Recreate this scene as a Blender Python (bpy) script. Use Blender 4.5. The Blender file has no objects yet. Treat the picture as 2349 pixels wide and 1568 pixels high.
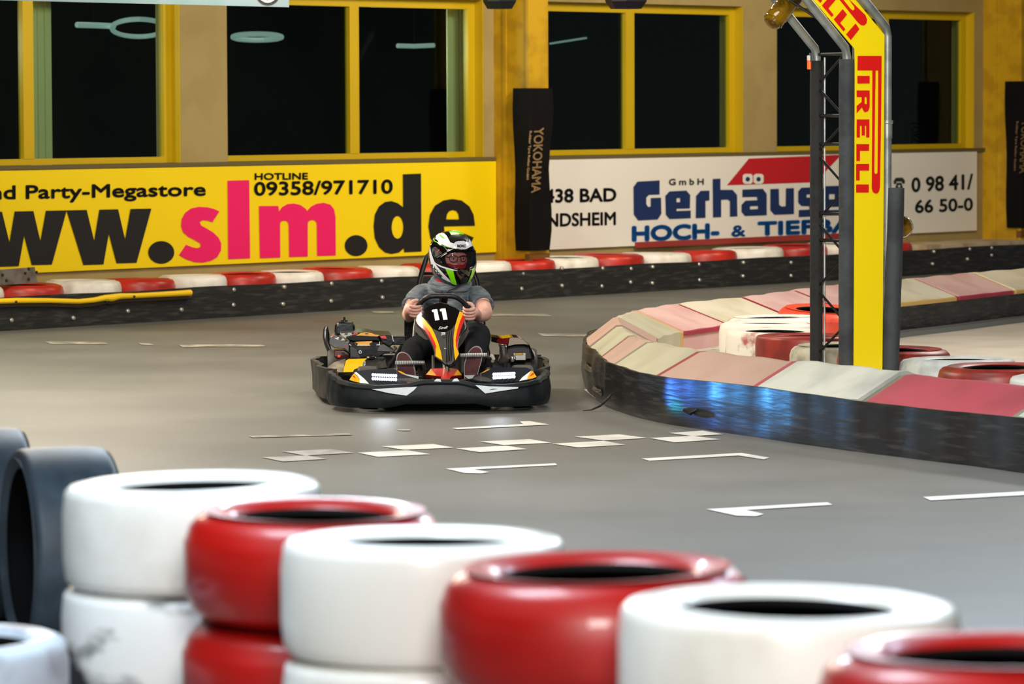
import bpy, bmesh, math, random
from mathutils import Vector, Matrix
random.seed(7)
SC = bpy.context.scene
COL = SC.collection
PI = math.pi

# ------------------------------------------------------------------ camera
W_, H_, F_ = 2349.0, 1568.0, 9300.0
CAMZ = 1.756
pitch, roll = math.atan((784 - 240) / F_), 0.0037
_f = Vector((0, math.cos(pitch), -math.sin(pitch)))
_r0, _u0 = Vector((1, 0, 0)), Vector((0, math.sin(pitch), math.cos(pitch)))
_r = math.cos(roll) * _r0 - math.sin(roll) * _u0
_u = math.sin(roll) * _r0 + math.cos(roll) * _u0
cam = bpy.data.cameras.new('camera')
cam.sensor_width = 36.0
cam.lens = F_ / W_ * 36.0
cam.clip_end = 300
cam.dof.use_dof = True
cam.dof.focus_distance = 23.9
cam.dof.aperture_fstop = 5.4
camo = bpy.data.objects.new('camera', cam)
COL.objects.link(camo)
camo.matrix_world = Matrix(((_r.x, _u.x, -_f.x, 0), (_r.y, _u.y, -_f.y, 0), (_r.z, _u.z, -_f.z, CAMZ), (0, 0, 0, 1)))
SC.camera = camo

# ------------------------------------------------------------------ light
SC.view_settings.view_transform = 'Standard'
SC.view_settings.look = 'None'
SC.view_settings.gamma = 1
SC.view_settings.use_curve_mapping = False
SC.view_settings.exposure = 0.0
wd = bpy.data.worlds.new('hall_air')
SC.world = wd
wd.use_nodes = True
wd.node_tree.nodes['Background'].inputs[0].default_value = (0.9, 0.95, 1.0, 1)
wd.node_tree.nodes['Background'].inputs[1].default_value = 0.16

def area(name, loc, size, power, color, target=None, sy=None):
    l = bpy.data.lights.new(name, 'AREA')
    l.shape = 'RECTANGLE'
    l.size = size
    l.size_y = sy or size
    l.energy = power
    l.color = color
    o = bpy.data.objects.new(name, l)
    COL.objects.link(o)
    o.location = loc
    if target:
        o.rotation_euler = (Vector(target) - Vector(loc)).to_track_quat('-Z', 'Y').to_euler()
    return o

def spot(name, loc, target, power, color, ang, blend=0.6, rad=0.05):
    l = bpy.data.lights.new(name, 'SPOT')
    l.energy = power
    l.color = color
    l.spot_size = ang
    l.spot_blend = blend
    l.shadow_soft_size = rad
    o = bpy.data.objects.new(name, l)
    COL.objects.link(o)
    o.location = loc
    o.rotation_euler = (Vector(target) - Vector(loc)).to_track_quat('-Z', 'Y').to_euler()
    return o

WARM, NEUT, COOL = (1.0, 0.87, 0.68), (1.0, 0.95, 0.88), (0.74, 0.88, 1.0)
area('hall_lamp', (-4.2, 24.5, 4.3), 2.2, 520, WARM)
area('hall_lamp', (0.3, 26.5, 4.3), 1.6, 90, WARM)
area('hall_lamp', (5.0, 27.5, 4.3), 2.0, 330, NEUT)
area('hall_lamp', (1.5, 20.0, 4.3), 1.6, 70, NEUT)
area('hall_lamp', (-2.5, 17.5, 4.3), 1.6, 110, NEUT)
area('hall_lamp', (3.4, 12.5, 4.3), 1.8, 165, (.56, .78, 1.0))
area('hall_lamp', (-1.2, 8.2, 4.0), 1.5, 200, COOL)
area('hall_lamp', (0.2, 1.2, 3.4), 1.6, 420, (1.0, 0.98, 0.93), (0.3, 8.0, 0.2))
area('flood_lamp', (-3.4, 30.0, 4.1), 1.4, 120, WARM, (-1.6, 16, 0.0), 0.5)
area('flood_lamp', (-1.0, 19.5, 4.2), 1.4, 170, COOL, (-0.2, 8.5, 0.9), 0.5)
area('flood_lamp', (2.6, 19.0, 4.2), 1.6, 190, COOL, (1.2, 7.0, 0.9), 0.5)
spot('front_fill', (0.3, 10.0, 4.0), (0.9, 23.0, 0.9), 3600, NEUT, math.radians(34), 0.9, 0.35)  # added front light, lifts the banner and the kart
area('wall_lamp', (-2.0, 29.5, 4.2), 1.2, 200, WARM, (-3.5, 33.8, 0.6))
area('wall_lamp', (2.2, 33.8, 4.2), 1.2, 210, WARM, (0.8, 38.6, 0.6))
area('wall_lamp', (4.9, 37.0, 4.2), 1.2, 120, WARM, (4.0, 42.0, 0.5))

# ------------------------------------------------------------------ pixel rays -> world
def ray(x, y):
    return _f + _r * ((x - W_ / 2) / F_) - _u * ((y - H_ / 2) / F_)
def P(x, y, Y):
    d = ray(x, y)
    return Vector((0, 0, CAMZ)) + d * (Y / d.y)
def G(x, y, z=0.0):
    d = ray(x, y)
    return Vector((0, 0, CAMZ)) + d * ((z - CAMZ) / d.z)
# the back wall: a vertical plane receding to the right
def _yw(x):
    return 33.0 * 387.5 / (387.5 - 0.0415 * x)
_a, _b = P(0, 300, _yw(0)), P(2349, 300, _yw(2349))
WO = Vector((_a.x, _a.y, 0))
WT = Vector((_b.x - _a.x, _b.y - _a.y, 0)).normalized()
WN = Vector((WT.y, -WT.x, 0))
def WP(x, y, off=0.0):
    d = ray(x, y)
    o = Vector((0, 0, CAMZ))
    t = ((WO + WN * off) - o).dot(WN) / d.dot(WN)
    return o + d * t
def wz(x, y, off=0.0):
    return WP(x, y, off).z
def ws(x, off=0.0, y=300):
    return (WP(x, y, off) - WO).dot(WT)
def wpt(s, z, off):
    v = WO + WT * s + WN * off
    return Vector((v.x, v.y, z))
# the rubber barrier in front of the wall
def _yb(x):
    return CAMZ * F_ / (515 - 0.05726 * x)
_a, _b = P(0, 700, _yb(0)), P(1860, 650, _yb(1860))
BO = Vector((_a.x, _a.y, 0))
BT = Vector((_b.x - _a.x, _b.y - _a.y, 0)).normalized()
BN = Vector((BT.y, -BT.x, 0))
def BP(x, y, off=0.0):
    d = ray(x, y)
    o = Vector((0, 0, CAMZ))
    t = ((BO + BN * off) - o).dot(BN) / d.dot(BN)
    return o + d * t

# ------------------------------------------------------------------ materials
def lin(c):
    return tuple((v / 255 / 12.92 if v <= 10 else ((v / 255 + 0.055) / 1.055) ** 2.4) for v in c)
_M = {}
def mat(name, rgb, rough=0.5, metal=0.0, rgb2=None, scale=6.0, lo=0.45, hi=0.6, bump=0.0, bscale=60.0,
        emit=0.0, coat=0.0, stretch=None, detail=5.0, spec=0.5):
    if name in _M:
        return _M[name]
    m = bpy.data.materials.new(name)
    m.use_nodes = True
    nt = m.node_tree
    b = nt.nodes['Principled BSDF']
    c = lin(rgb)
    b.inputs['Base Color'].default_value = (*c, 1)
    b.inputs['Roughness'].default_value = rough
    b.inputs['Metallic'].default_value = metal
    b.inputs['Coat Weight'].default_value = coat
    b.inputs['Coat Roughness'].default_value = 0.08
    b.inputs['Specular IOR Level'].default_value = spec
    tc = nt.nodes.new('ShaderNodeTexCoord')
    src = tc.outputs['Object']
    if stretch:
        mp = nt.nodes.new('ShaderNodeMapping')
        mp.inputs['Scale'].default_value = stretch
        nt.links.new(src, mp.inputs['Vector'])
        src = mp.outputs['Vector']
    if rgb2 is not None:
        n = nt.nodes.new('ShaderNodeTexNoise')
        n.inputs['Scale'].default_value = scale
        n.inputs['Detail'].default_value = detail
        r = nt.nodes.new('ShaderNodeValToRGB')
        r.color_ramp.elements[0].position = lo
        r.color_ramp.elements[1].position = hi
        r.color_ramp.elements[0].color = (*c, 1)
        r.color_ramp.elements[1].color = (*lin(rgb2), 1)
        nt.links.new(src, n.inputs['Vector'])
        nt.links.new(n.outputs[0], r.inputs[0])
        nt.links.new(r.outputs[0], b.inputs['Base Color'])
    if bump:
        n2 = nt.nodes.new('ShaderNodeTexNoise')
        n2.inputs['Scale'].default_value = bscale
        n2.inputs['Detail'].default_value = 3
        bp = nt.nodes.new('ShaderNodeBump')
        bp.inputs['Strength'].default_value = bump
        bp.inputs['Distance'].default_value = 0.02
        nt.links.new(src, n2.inputs['Vector'])
        nt.links.new(n2.outputs[0], bp.inputs['Height'])
        nt.links.new(bp.outputs[0], b.inputs['Normal'])
    if emit:
        b.inputs['Emission Color'].default_value = (*c, 1)
        b.inputs['Emission Strength'].default_value = emit
    _M[name] = m
    return m

def glassmat(name, rgb, trans=0.8, rough=0.02, gloss=0.06, gtint=1.0):
    if name in _M:
        return _M[name]
    m = bpy.data.materials.new(name)
    m.use_nodes = True
    nt = m.node_tree
    nt.nodes.remove(nt.nodes['Principled BSDF'])
    out = nt.nodes['Material Output']
    tr = nt.nodes.new('ShaderNodeBsdfTransparent')
    tr.inputs[0].default_value = (*[trans * v for v in lin(rgb)], 1)
    gl = nt.nodes.new('ShaderNodeBsdfGlossy')
    gl.inputs['Roughness'].default_value = rough
    gl.inputs[0].default_value = (gtint, gtint, gtint, 1)
    mx = nt.nodes.new('ShaderNodeMixShader')
    fr = nt.nodes.new('ShaderNodeLayerWeight')
    fr.inputs[0].default_value = 0.25
    mt = nt.nodes.new('ShaderNodeMath')
    mt.operation = 'MULTIPLY_ADD'
    mt.inputs[1].default_value = 0.15
    mt.inputs[2].default_value = gloss
    nt.links.new(fr.outputs['Fresnel'], mt.inputs[0])
    nt.links.new(mt.outputs[0], mx.inputs[0])
    nt.links.new(tr.outputs[0], mx.inputs[1])
    nt.links.new(gl.outputs[0], mx.inputs[2])
    nt.links.new(mx.outputs[0], out.inputs[0])
    _M[name] = m
    return m

# ------------------------------------------------------------------ mesh helpers
class MB:
    def __init__(s):
        s.v, s.f = [], []
    def add(s, vs, fs):
        o = len(s.v)
        s.v += [Vector(v) for v in vs]
        s.f += [[i + o for i in f] for f in fs]
        return s
    def box(s, c, d, rz=0.0, M=None):
        R = M or Matrix.Rotation(rz, 3, 'Z')
        vs = [Vector(c) + R @ Vector((x * d[0] / 2, y * d[1] / 2, z * d[2] / 2)) for z in (-1, 1) for y in (-1, 1) for x in (-1, 1)]
        return s.add(vs, [[0, 2, 3, 1], [4, 5, 7, 6], [0, 1, 5, 4], [2, 6, 7, 3], [0, 4, 6, 2], [1, 3, 7, 5]])
    def hexa(s, bot, top):
        n = len(bot)
        fs = [list(range(n))[::-1], list(range(n, 2 * n))]
        for i in range(n):
            j = (i + 1) % n
            fs.append([i, j, n + j, n + i])
        return s.add(list(bot) + list(top), fs)
    def tube(s, pts, r, n=10, closed=False, caps=True, flat=1.0, up=None):
        pts = [Vector(p) for p in pts]
        m = len(pts)
        rr = r if isinstance(r, (list, tuple)) else [r] * m
        tang = []
        for i in range(m):
            if closed:
                t = pts[(i + 1) % m] - pts[i - 1]
            else:
                t = pts[min(i + 1, m - 1)] - pts[max(i - 1, 0)]
            tang.append(t.normalized())
        t0 = tang[0]
        nrm = Vector(up) if up else (Vector((0, 0, 1)) if abs(t0.z) < 0.9 else Vector((1, 0, 0)))
        vs = []
        for i in range(m):
            nrm = (nrm - tang[i] * nrm.dot(tang[i])).normalized()
            bn = tang[i].cross(nrm)
            for k in range(n):
                a = 2 * PI * k / n
                vs.append(pts[i] + (nrm * math.cos(a) * flat + bn * math.sin(a)) * rr[i])
        fs = []
        for i in range(m if closed else m - 1):
            for k in range(n):
                a, b = i * n + k, i * n + (k + 1) % n
                c, d = ((i + 1) % m) * n + (k + 1) % n, ((i + 1) % m) * n + k
                fs.append([a, b, c, d])
        if caps and not closed:
            fs.append(list(range(n))[::-1])
            fs.append(list(range((m - 1) * n, m * n)))
        return s.add(vs, fs)
    def lathe(s, prof, n=48, M=None, closed=True):
        vs, fs = [], []
        k = len(prof)
        for i in range(n):
            a = 2 * PI * i / n
            for r, z in prof:
                v = Vector((r * math.cos(a), r * math.sin(a), z))
                vs.append(M @ v if M else v)
        for i in range(n):
            j = (i + 1) % n
            for q in range(k if closed else k - 1):
                p = (q + 1) % k
                fs.append([i * k + q, j * k + q, j * k + p, i * k + p])
        return s.add(vs, fs)
    def loft(s, rings, closed_ring=True, caps=True):
        n = len(rings[0])
        vs = [v for r in rings for v in r]
        fs = []
        for i in range(len(rings) - 1):
            for k in range(n if closed_ring else n - 1):
                a, b = i * n + k, i * n + (k + 1) % n
                fs.append([a, b, b + n, a + n])
        if caps and closed_ring:
            fs.append(list(range(n))[::-1])
            fs.append(list(range((len(rings) - 1) * n, len(rings) * n)))
        return s.add(vs, fs)
    def sphere(s, c, r, nu=16, nv=10, M=None):
        vs, fs = [], []
        r = (r, r, r) if not isinstance(r, (tuple, list)) else r
        for j in range(1, nv):
            th = PI * j / nv
            for i in range(nu):
                a = 2 * PI * i / nu
                v = Vector((r[0] * math.sin(th) * math.cos(a), r[1] * math.sin(th) * math.sin(a), r[2] * math.cos(th)))
                vs.append(Vector(c) + (M @ v if M else v))
        t = Vector((0, 0, r[2]))
        vs.append(Vector(c) + (M @ t if M else t))
        vs.append(Vector(c) - (M @ t if M else t))
        for j in range(nv - 2):
            for i in range(nu):
                a, b = j * nu + i, j * nu + (i + 1) % nu
                fs.append([a, a + nu, b + nu, b])
        T = len(vs) - 2
        for i in range(nu):
            fs.append([T, i, (i + 1) % nu])
            fs.append([T + 1, (nv - 2) * nu + (i + 1) % nu, (nv - 2) * nu + i])
        return s.add(vs, fs)

def world_of(o):
    m = o.matrix_basis.copy()
    while o.parent:
        o = o.parent
        m = o.matrix_basis @ m
    return m

def mk(name, mb, m, parent=None, world=True, smooth=True, angle=35, bevel=0.0, bseg=2, sub=0, fixn=True):
    vs = mb.v
    if parent is not None and world:
        inv = world_of(parent).inverted()
        vs = [inv @ v for v in vs]
    me = bpy.data.meshes.new(name)
    me.from_pydata([tuple(v) for v in vs], [], mb.f)
    if fixn:
        bm = bmesh.new()
        bm.from_mesh(me)
        bmesh.ops.recalc_face_normals(bm, faces=bm.faces)
        bm.to_mesh(me)
        bm.free()
    me.materials.append(m)
    if smooth:
        me.polygons.foreach_set('use_smooth', [True] * len(me.polygons))
        if angle < 180 and not sub:
            me.set_sharp_from_angle(angle=math.radians(angle))
    o = bpy.data.objects.new(name, me)
    COL.objects.link(o)
    if parent is not None:
        o.parent = parent
    if bevel:
        md = o.modifiers.new('edge', 'BEVEL')
        md.width = bevel
        md.segments = bseg
        md.limit_method = 'ANGLE'
        md.angle_limit = math.radians(40)
    if sub:
        md = o.modifiers.new('smooth', 'SUBSURF')
        md.levels = md.render_levels = sub
    return o

def tag(o, label, cat, group=None):
    o['label'] = label
    o['category'] = cat
    if group:
        o['group'] = group
    return o
def struct(o):
    o['kind'] = 'structure'
    return o
def thing(name, label, cat, loc=(0, 0, 0), rz=0.0, group=None):
    o = bpy.data.objects.new(name, None)
    COL.objects.link(o)
    o.location = loc
    o.rotation_euler = (0, 0, rz)
    return tag(o, label, cat, group)
def copy_tree(o, parent=None):
    c = o.copy()
    COL.objects.link(c)
    c.parent = parent
    for ch in list(o.children):
        copy_tree(ch, c)
    return c

# flat outlines -> triangles, mapped into space by a function
def fill2d(loops):
    cu = bpy.data.curves.new('outline', 'CURVE')
    cu.dimensions = '2D'
    cu.fill_mode = 'BOTH'
    for lp in loops:
        sp = cu.splines.new('POLY')
        sp.points.add(len(lp) - 1)
        for p, q in zip(sp.points, lp):
            p.co = (q[0], -q[1], 0, 1)
        sp.use_cyclic_u = True
    o = bpy.data.objects.new('outline', cu)
    COL.objects.link(o)
    dg = bpy.context.evaluated_depsgraph_get()
    me = bpy.data.meshes.new_from_object(o.evaluated_get(dg))
    bpy.data.objects.remove(o)
    vs = [(v.co.x, -v.co.y) for v in me.vertices]
    fs = [list(p.vertices) for p in me.polygons]
    bpy.data.meshes.remove(me)
    bpy.data.curves.remove(cu)
    return vs, fs
def refine(vs, fs, L):
    bm = bmesh.new()
    bv = [bm.verts.new((x, y, 0)) for x, y in vs]
    for f in fs:
        try:
            bm.faces.new([bv[i] for i in f])
        except ValueError:
            pass
    bmesh.ops.remove_doubles(bm, verts=bm.verts, dist=1e-5)
    for _ in range(6):
        ed = [e for e in bm.edges if e.calc_length() > L]
        if not ed:
            break
        bmesh.ops.subdivide_edges(bm, edges=ed, cuts=1)
        bmesh.ops.triangulate(bm, faces=[f for f in bm.faces if len(f.verts) > 3])
    bm.verts.index_update()
    out = [(v.co.x, v.co.y) for v in bm.verts], [[v.index for v in f.verts] for f in bm.faces]
    bm.free()
    return out
def panel(name, loops, fn, m, parent=None, L=None, thick=None, world=True, smooth=True, angle=35, label=None):
    vs, fs = fill2d(loops)
    if L:
        vs, fs = refine(vs, fs, L)
    v3 = [Vector(fn(x, y)) for x, y in vs]
    mb = MB()
    if thick is None:
        mb.add(v3, fs)
    else:
        n = len(v3)
        cnt = {}
        for f in fs:
            for i in range(len(f)):
                a, b = f[i], f[(i + 1) % len(f)]
                cnt.setdefault((min(a, b), max(a, b)), []).append((a, b))
        side = [[b, a, a + n, b + n] for k in cnt.values() if len(k) == 1 for a, b in k]
        mb.add(v3 + [v + Vector(thick) for v in v3], fs + [[i + n for i in f[::-1]] for f in fs] + side)
    o = mk(name, mb, m, parent, world, smooth, angle, fixn=(thick is not None))
    if label:
        o['label'] = label
    return o
def textfill(s, bold=0.0, shear=0.0, spacing=1.0):
    cu = bpy.data.curves.new('words', 'FONT')
    cu.body = s
    cu.offset = bold
    cu.shear = shear
    cu.space_character = spacing
    cu.resolution_u = 4
    o = bpy.data.objects.new('words', cu)
    COL.objects.link(o)
    bpy.context.view_layer.update()
    dg = bpy.context.evaluated_depsgraph_get()
    me = bpy.data.meshes.new_from_object(o.evaluated_get(dg))
    bpy.data.objects.remove(o)
    vs = [(v.co.x, v.co.y) for v in me.vertices]
    fs = [list(p.vertices) for p in me.polygons]
    bpy.data.meshes.remove(me)
    return vs, fs
def lettering(s, quad, fn, m, parent, bold=0.0, shear=0.0, spacing=1.0, name='lettering', world=True, fat=0.0):
    """quad: pixel corners top-left, top-right, bottom-right, bottom-left of the text's bounding box"""
    if bold:
        fat = max(fat, bold * (Vector(quad[0]) - Vector(quad[3])).length / .72 * 1.35)
    vs, fs = textfill(s, 0.0, shear, spacing)
    x0, x1 = min(v[0] for v in vs), max(v[0] for v in vs)
    y0, y1 = min(v[1] for v in vs), max(v[1] for v in vs)
    tl, tr, br, bl = [Vector((q[0], q[1])) for q in quad]
    out, raw = [], []
    for x, y in vs:
        u, w = (x - x0) / (x1 - x0), (y - y0) / (y1 - y0)
        q = (bl * (1 - u) + br * u) * (1 - w) + (tl * (1 - u) + tr * u) * w
        raw.append((q.x, q.y))
        out.append(fn(q.x, q.y))
    mb = MB().add(out, fs)
    if fat:
        for sx, sy_ in [(fat * math.cos(k * PI / 4), fat * math.sin(k * PI / 4)) for k in range(8)]:
            mb.add([fn(a + sx, b + sy_) for a, b in raw], fs)
    return mk(name, mb, m, parent, world, smooth=False, fixn=False)
def rectq(x0, y0, x1, y1, dy=0.0):
    return [(x0, y0), (x1, y0 + dy), (x1, y1 + dy), (x0, y1)]
def ell(cx, cy, rx, ry, n=28, a0=0.0, a1=2 * PI):
    full = abs(a1 - a0 - 2 * PI) < 1e-6
    k = n if full else n + 1
    return [(cx + rx * math.cos(a0 + (a1 - a0) * i / n), cy + ry * math.sin(a0 + (a1 - a0) * i / n)) for i in range(k)]

# ------------------------------------------------------------------ shared materials
M_floor = mat('track_floor', (112, 113, 110), 0.5, rgb2=(94, 95, 93), scale=0.9, lo=0.3, hi=0.7, bump=0.12, bscale=160)
M_beige = mat('beige_plaster', (160, 140, 88), 0.8, rgb2=(154, 134, 83), scale=3)
M_yellow = mat('yellow_paint', (192, 150, 4), 0.55, rgb2=(172, 132, 2), scale=5)
M_ysign = mat('yellow_sign', (242, 210, 0), 0.45)
M_wsign = mat('white_sign', (232, 228, 218), 0.45)
M_black = mat('black_print', (22, 21, 20), 0.5)
M_pink = mat('pink_print', (232, 20, 100), 0.5)
M_navy = mat('navy_print', (22, 45, 92), 0.5)
M_blue = mat('blue_print', (8, 98, 176), 0.5)
M_redp = mat('red_print', (190, 26, 34), 0.5)
M_rubber = mat('black_rubber', (34, 34, 33), 0.42, rgb2=(70, 68, 64), scale=5, lo=0.5, hi=0.8, stretch=(1, 1, 7), bump=0.35, bscale=9)
M_bolt = mat('bolt_steel', (190, 185, 175), 0.35, 0.6)
M_tred = mat('red_tyre_paint', (196, 44, 30), 0.38, rgb2=(150, 30, 22), scale=5, lo=0.4, hi=0.75)
M_twhite = mat('white_tyre_paint', (236, 232, 222), 0.42, rgb2=(196, 186, 168), scale=6, lo=0.5, hi=0.8)
M_void = mat('dark_room', (34, 33, 28), 0.9, rgb2=(16, 14, 12), scale=.8, lo=.4, hi=.6)  # mottled tones paint the faint reflections in the window glass
M_dark = mat('dark_metal', (30, 30, 32), 0.45, 0.4)
M_steel = mat('galvanised_tube', (160, 166, 164), 0.38, 0.55, rgb2=(130, 136, 134), scale=8)
# ================================================================== SETTING
fl = struct(mk('floor', MB().box((2, 28, -0.05), (44, 64, 0.1)), M_floor, smooth=False))
ce = struct(mk('ceiling', MB().box((2, 20, 4.75), (44, 54, 0.1)), mat('ceiling_grey', (70, 70, 68), 0.9), smooth=False))
M_line = mat('white_floor_paint', (236, 236, 232), 0.5, rgb2=(196, 194, 188), scale=3, lo=0.45, hi=0.8)
M_worn = mat('worn_floor_paint', (190, 186, 176), 0.55, rgb2=(122, 118, 112), scale=6, lo=0.35, hi=0.6)
def paint(name, loops, m, h=0.0035):
    return panel(name, loops, lambda x, y: G(x, y, h), m, fl, smooth=False)
def bar(x0, y0, x1, y1, t):
    return [(x0, y0), (x1, y1), (x1 + t * 2.2, y1 + t), (x0 + t * 2.2, y0 + t)]
# chequered line
sq = [[(820, 1037.5), (935, 1032), (987, 1041), (867, 1047)], [(1045, 1028), (1162, 1021.5), (1210, 1029.5), (1101, 1036.5)],
      [(1266, 1017), (1385, 1010.5), (1434, 1019.5), (1327, 1025.5)], [(1490, 1004), (1590, 999), (1652, 1007), (1548, 1014)],
      [(876, 1023), (992, 1017.5), (1042, 1026), (927, 1031)], [(1100, 1012), (1215, 1006.5), (1265, 1015), (1155, 1020)],
      [(1318, 1001), (1420, 995.5), (1485, 1004), (1385, 1009.5)], [(1535, 992.5), (1612, 987), (1660, 995.5), (1588, 999.5)],
      [(648, 1035), (760, 1029), (812, 1038), (700, 1044)], [(600, 1048), (705, 1044), (750, 1052), (650, 1058)]]
paint('checker_line', sq[:8], M_line)
paint('checker_line', sq[8:], mat('faded_floor_paint', (176, 178, 178), 0.55, rgb2=(140, 140, 138), scale=5))
for lp in ([(1022, 1074), (1274, 1062), (1278, 1066), (1088, 1076), (1122, 1082), (1104, 1085), (1065, 1084)],
           [(1471, 1051), (1700, 1038), (1765, 1049), (1752, 1053), (1694, 1044), (1490, 1056)],
           [(1620, 1167), (1898, 1151), (1910, 1157), (1712, 1169), (1752, 1178), (1735, 1183), (1690, 1182)],
           [(2117, 1139), (2349, 1126), (2420, 1124), (2420, 1131), (2349, 1135), (2135, 1147)],
           [(1036, 981), (1200, 972), (1192, 966), (1215, 965), (1260, 973), (1210, 976), (1050, 984)]):
    paint('grid_mark', [lp], M_line)
for lp in (bar(408, 790, 600, 789, 5), bar(104, 783, 238, 784, 5), bar(1232, 764, 1350, 766, 6), bar(1115, 719, 1255, 720, 5),
           bar(316, 786, 345, 787, 4), bar(570, 999, 800, 993, 4), bar(850, 713, 900, 714, 4), bar(910, 984, 938, 984, 3)):
    paint('grid_mark', [lp], M_worn)
paint('grid_mark', [[(1340, 893), (1356, 890), (1380, 916), (1366, 914)]], M_line)

# --- back wall
def wbox(mb, s0, s1, z0, z1, o0, o1):
    mb.hexa([wpt(s0, z0, o0), wpt(s1, z0, o0), wpt(s1, z0, o1), wpt(s0, z0, o1)],
            [wpt(s0, z1, o0), wpt(s1, z1, o0), wpt(s1, z1, o1), wpt(s0, z1, o1)])
    return mb
ZS, ZG0, ZG1, ZT = 1.24, 1.325, 2.635, 2.72       # sill, glass bottom, glass top, frame top
SL, SR = ws(-420), ws(2620)
wins = [(SL + 0.4, ws(415)), (ws(522), ws(1110)), (ws(1180), ws(1705)), (ws(1782), ws(2235)), (ws(2370), SR - 0.2)]
wall = MB()
wbox(wall, SL, SR, 0, ZS, -0.3, 0)
wbox(wall, SL, SR, ZT, 4.7, -0.3, 0)
edges = [SL] + [e for w in wins for e in w] + [SR]
for i in range(0, len(edges), 2):
    wbox(wall, edges[i], edges[i + 1], ZS, ZT, -0.3, 0)
struct(mk('wall_back', wall, M_beige, smooth=False))
struct(mk('trim_1', wbox(MB(), SL, SR, ZS - 0.0, ZS + 0.035, 0.0, 0.03), mat('grey_sill', (96, 84, 44), 0.7), smooth=False))
# dark room behind the glass
dr = MB()
for s0, s1, z0, z1, o0, o1 in ((SL, SR, 0, 4, -5.2, -5.1), (SL, SR, 0, 0.05, -5.1, -0.31), (SL, SR, 3.6, 3.7, -5.1, -0.31), (SL - .1, SL, 0, 3.7, -5.2, -.31), (SR, SR + .1, 0, 3.7, -5.2, -.31)):
    wbox(dr, s0, s1, z0, z1, o0, o1)
struct(mk('wall_far', dr, M_void, smooth=False))
M_glass = glassmat('window_glass', (225, 240, 235), 0.9, 0.03, 0.015, 0.3)
M_frame = mat('yellow_window_frame', (194, 162, 0), 0.5)
M_reveal = M_frame
mull = [[(48, 72)], [(797, 818)], [(1430, 1449)], [(2012, 2032)], []]
REC = -0.13
for k, (s0, s1) in enumerate(wins):
    n = MB()
    fw = 0.09
    fr = MB()
    wbox(fr, s0, s1, ZS + 0.035, ZG0, REC - 0.03, REC + 0.03)
    wbox(fr, s0, s1, ZG1, ZT, REC - 0.03, REC + 0.03)
    wbox(fr, s0, s0 + (0.02 if k < 4 else .1), ZG0, ZG1, REC - 0.03, REC + 0.03)
    wbox(fr, s1 - 0.1, s1, ZG0, ZG1, REC - 0.03, REC + 0.03)
    wbox(fr, s1 - 0.012, s1 - 0.001, ZS + .035, ZT, REC, -0.002)
    f = struct(mk(f'window_{k + 1}', fr, M_frame, smooth=False))
    for a, b in mull[k]:
        mk('mullion', wbox(MB(), ws(a, REC), ws(b, REC), ZG0, ZG1, REC - 0.025, REC + 0.035), M_frame, f, smooth=False)
    sp = [s0 + 0.01] + [ws((a + b) / 2, REC) for a, b in mull[k]] + [s1 - 0.05]
    for a, b in zip(sp[:-1], sp[1:]):
        mk('pane', wbox(MB(), a, b, ZG0 - 0.02, ZG1 + 0.02, REC - 0.012, REC - 0.004), M_glass, f, smooth=False)
# pale blinds behind the glass
M_blind = mat('pale_blind', (222, 212, 164), 0.8)
for a, b, lb in ((73, 122, 'pale green folded blind behind the left window beside its yellow mullion'),
                 (1027, 1077, 'pale green folded blind at the right edge of the middle window')):
    bl = thing('window_blind', lb, 'blind', wpt(ws((a + b) / 2, -.3), 1.2, -.3), 0, 'pale blinds behind the windows')
    n = 6
    slat = MB()
    sa, sb = ws(a, -0.3), ws(b, -0.3)
    for i in range(n):
        u0, u1 = sa + (sb - sa) * i / n, sa + (sb - sa) * (i + 1) / n
        wbox(slat, u0, u1, 1.26, 2.66, -0.31 - 0.012 * (i % 2), -0.30 - 0.012 * (i % 2))
    mk('slats', slat, M_blind, bl, smooth=False)
    area('room_fill', tuple(wpt((sa + sb) / 2, 2.3, -1.0) - WT * .5), .3, 26, (1, .98, .8), tuple(wpt((sa + sb) / 2, 1.9, -.3)))  # added unseen light, brightens this blind only
    mk('head_rail', wbox(MB(), sa, sb, 2.66, 2.71, -.36, -.29), M_blind, bl, smooth=False)
# lamp reflections in the glass, built as glowing tubes hung behind it
area('room_fill', tuple(wpt(ws(1200), 3.3, -2.6)), 1.5, 14, (1, .95, .85), tuple(wpt(ws(1200), 0.5, -4.5)))  # added dim lights so the dark room shows faintly
area('room_fill', tuple(wpt(ws(500), 3.3, -2.6)), 1.5, 14, (1, .95, .85), tuple(wpt(ws(500), 0.5, -4.5)))
M_ring = mat('reflection_glow', (190, 214, 206), 0.5, emit=0.55)
def reflected_lamp(pts, rad, closed, lb, cen):  # one reflected lamp, stood in for by a tube behind the glass
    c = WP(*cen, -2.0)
    t = thing('lamp_reflection', lb, 'lamp', (c.x, c.y, 3.6), 0, 'lamp reflections in the window glass')
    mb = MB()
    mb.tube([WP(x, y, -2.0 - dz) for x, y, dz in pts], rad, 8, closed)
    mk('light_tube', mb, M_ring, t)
    mk('hanging_wire', MB().tube([Vector((c.x, c.y, c.z)), Vector((c.x, c.y, 3.6))], 0.004, 5), M_void, t)  # added wire to hang the stand-in tube
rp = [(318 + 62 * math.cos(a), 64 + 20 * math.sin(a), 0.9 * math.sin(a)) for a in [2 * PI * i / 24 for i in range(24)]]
reflected_lamp(rp, 0.022, True, 'pale ring lamp reflection in the dark left window, a glowing tube', (318, 64))
reflected_lamp([(176, 57, 0), (215, 58, 0), (262, 60, 0)], 0.026, False, 'short pale lamp reflection beside the ring in the left window, a glowing tube', (215, 58))
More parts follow.
